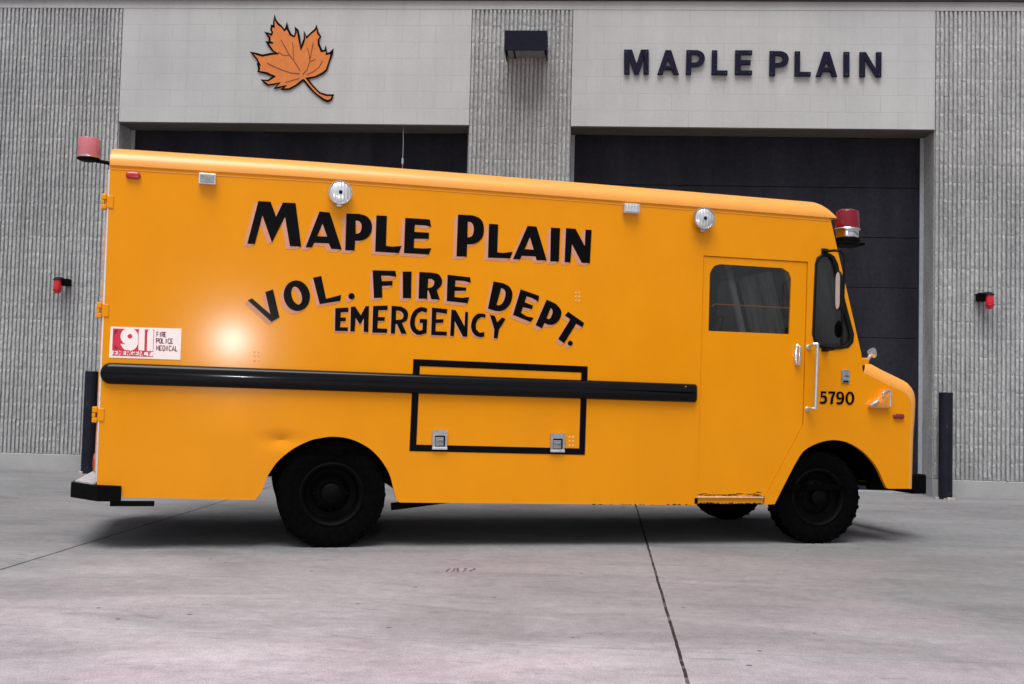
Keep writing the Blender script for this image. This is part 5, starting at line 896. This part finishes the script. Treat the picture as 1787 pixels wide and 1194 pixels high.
# underbody, floor, cab
mb = MB()
mb.box(.03, 3.98, .034, W - .034, .62, .66); mb.box(3.98, 5.30, .034, W - .034, .40, .44)
mb.box(-.02, 5.8, .45, .53, .44, .60); mb.box(-.02, 5.8, W - .53, W - .45, .44, .60)
mb.box(.2, 1.0, .034, .06, .40, .62); mb.box(2.0, 3.3, .30, .80, .36, .60, .03, 2)
for xc, rr_ in ((1.49, .07), (5.09, .05)): mb.tube([(xc, .12, .352), (xc, W - .12, .352)], rr_, 12)
mb.lathe([(0, -.14), (.10, -.10), (.14, 0), (.10, .10), (0, .14)], (1.49, W / 2, .352), (0, 1, 0), 18)
mb.tube([(1.55, W / 2, .38), (4.2, W / 2, .5)], .035, 10)
mb.box(1.84, 2.02, .05, .45, .43, .49); mb.box(4.5, 5.6, .55, W - .55, .36, .7, .03, 2)
# wheel houses
for lst, yi in ((DATA["ARCH_R"], .70), (DATA["ARCH_F"], .60)):
    for y0, y1 in ((.031, yi), (W - yi, W - .031)):
        L0 = [(a, y0, b_ + .006) for a, b_ in lst[2:-2]]; L1 = [(a, y1, b_ + .006) for a, b_ in lst[2:-2]]
        mb.loft([L0, L1], close=False)
        yy = y1 if y0 < W / 2 else y0; base_ = [(a, yy, b_ + .006) for a, b_ in lst[2:-2]]
        mb.add(base_, [tuple(range(len(base_)))])
mb.build("underbody", M["under"], TR, fix=False)
mb = MB(); mb.tube([(1.905, .16, .262), (1.96, .16, .268), (2.3, .22, .305), (3.0, .5, .36)], [.026, .026, .026, .026], 14); mb.build("exhaust_pipe", M["blackmetal"], TR)
mb = MB()
mb.box(3.93, 3.96, .034, W - .034, .66, 2.44); mb.box(.04, 5.08, .034, W - .034, 2.425, 2.440)
mb.box(4.98, 5.36, .036, W - .036, 1.18, 1.36, .02, 2); mb.box(5.30, 5.36, .036, W - .036, .82, 1.20)
mb.build("cab_lining", M["dark"], TR)
mb = MB(); c0 = Vector((4.70, 1.30, 1.58)); axs = Vector((-.81, 0, .58)).normalized(); a_ = axs.cross(Vector((0, 1, 0))).normalized(); b_2 = Vector((0, 1, 0))
ring = [c0 + (a_ * math.cos(2 * math.pi * k / 32) + b_2 * math.sin(2 * math.pi * k / 32)) * .23 for k in range(33)]
mb.tube(ring, .013, 8, caps=False)
for k in (4, 15, 26): mb.tube([c0 - axs * .04, ring[k]], .009, 6)
mb.tube([c0 - axs * .04, c0 - axs * .5], .022, 8); mb.build("steering_wheel", M["seatvinyl"], TR)
mb = MB(); mb.box(4.05, 4.50, W - .78, W - .28, .78, .92, .04, 3); mb.box(4.0, 4.12, W - .78, W - .28, .90, 1.45, .04, 3); mb.box(4.15, 4.4, W - .65, W - .4, .44, .79); mb.build("driver_seat", M["seatvinyl"], TR)
# wheels
def tyre(mb, yc, w_, R_, r_in, lugs):
    h_ = w_ / 2
    pr = [(r_in, -h_ * .72), (r_in + .03, -h_ * .92), (R_ * .83, -h_), (R_ * .93, -h_ * .97), (R_ * .985, -h_ * .86), (R_, -h_ * .70), (R_, h_ * .70), (R_ * .985, h_ * .86), (R_ * .93, h_ * .97), (R_ * .83, h_), (r_in + .03, h_ * .92), (r_in, h_ * .72), (r_in - .012, 0)]
    mb.lathe(pr + [pr[0]], (0, yc, 0), (0, 1, 0), 56)
    for k in range(lugs):
        for sgn, o_ in ((-1, 0), (1, .5)):
            an = 2 * math.pi * (k + o_) / lugs; mtx = Matrix.Rotation(an, 4, 'Y')
            mb.box(R_ * .955, R_ * 1.001, yc + sgn * h_ * .98 if sgn < 0 else yc + h_ * .25, yc - h_ * .25 if sgn < 0 else yc + h_ * .98, -.014, .014, .004, 1, mat=mtx)
def wheel(x, y0, sgn, R_, w_, dual, zc):
    o = bpy.data.objects.new("wheel", None); COL.objects.link(o); o.parent = TR; o.location = (x, y0, zc); o.empty_display_size = .2
    ri = .195
    mb = MB(); tyre(mb, sgn * w_ / 2, w_, R_, ri, 30); mb.build("tyre", M["rubber"], o)
    if dual: mb = MB(); tyre(mb, sgn * (w_ * 1.5 + .04), w_, R_, ri, 30); mb.build("tyre", M["rubber"], o)
    mb = MB(); s_ = sgn
    dish = .12 if dual else .05
    mb.lathe([(ri + .020, s_ * .018), (ri + .022, s_ * .008), (ri + .010, s_ * .004), (ri - .006, s_ * .014), (ri - .018, s_ * .05), (ri - .022, s_ * dish), (.13, s_ * (dish + .012)), (.10, s_ * (dish - .01)), (.085, s_ * (dish - .012))] +
             ([(.075, s_ * (dish - .012)), (.07, s_ * .035), (.05, s_ * .02), (0, s_ * .018)] if dual else [(.062, s_ * (dish - .012)), (.055, s_ * -.004), (.035, s_ * -.012), (0, s_ * -.014)]), (0, 0, 0), (0, 1, 0), 40)
    for k in range(8):
        an = 2 * math.pi * k / 8; mb.lathe([(0, -s_ * .018), (.010, -s_ * .016), (.012, 0)], (.108 * math.cos(an), s_ * (dish - .008), .108 * math.sin(an)), (0, 1, 0), 8)
    mb.build("rim", M["blackmetal"], o)
    return o
wheel(1.487, .035, 1, .362, .175, True, .354); wheel(1.487, W - .035, -1, .362, .175, True, .354)
wheel(5.090, .045, 1, .345, .175, False, .343); wheel(5.100, W - .045, -1, .345, .175, False, .343)
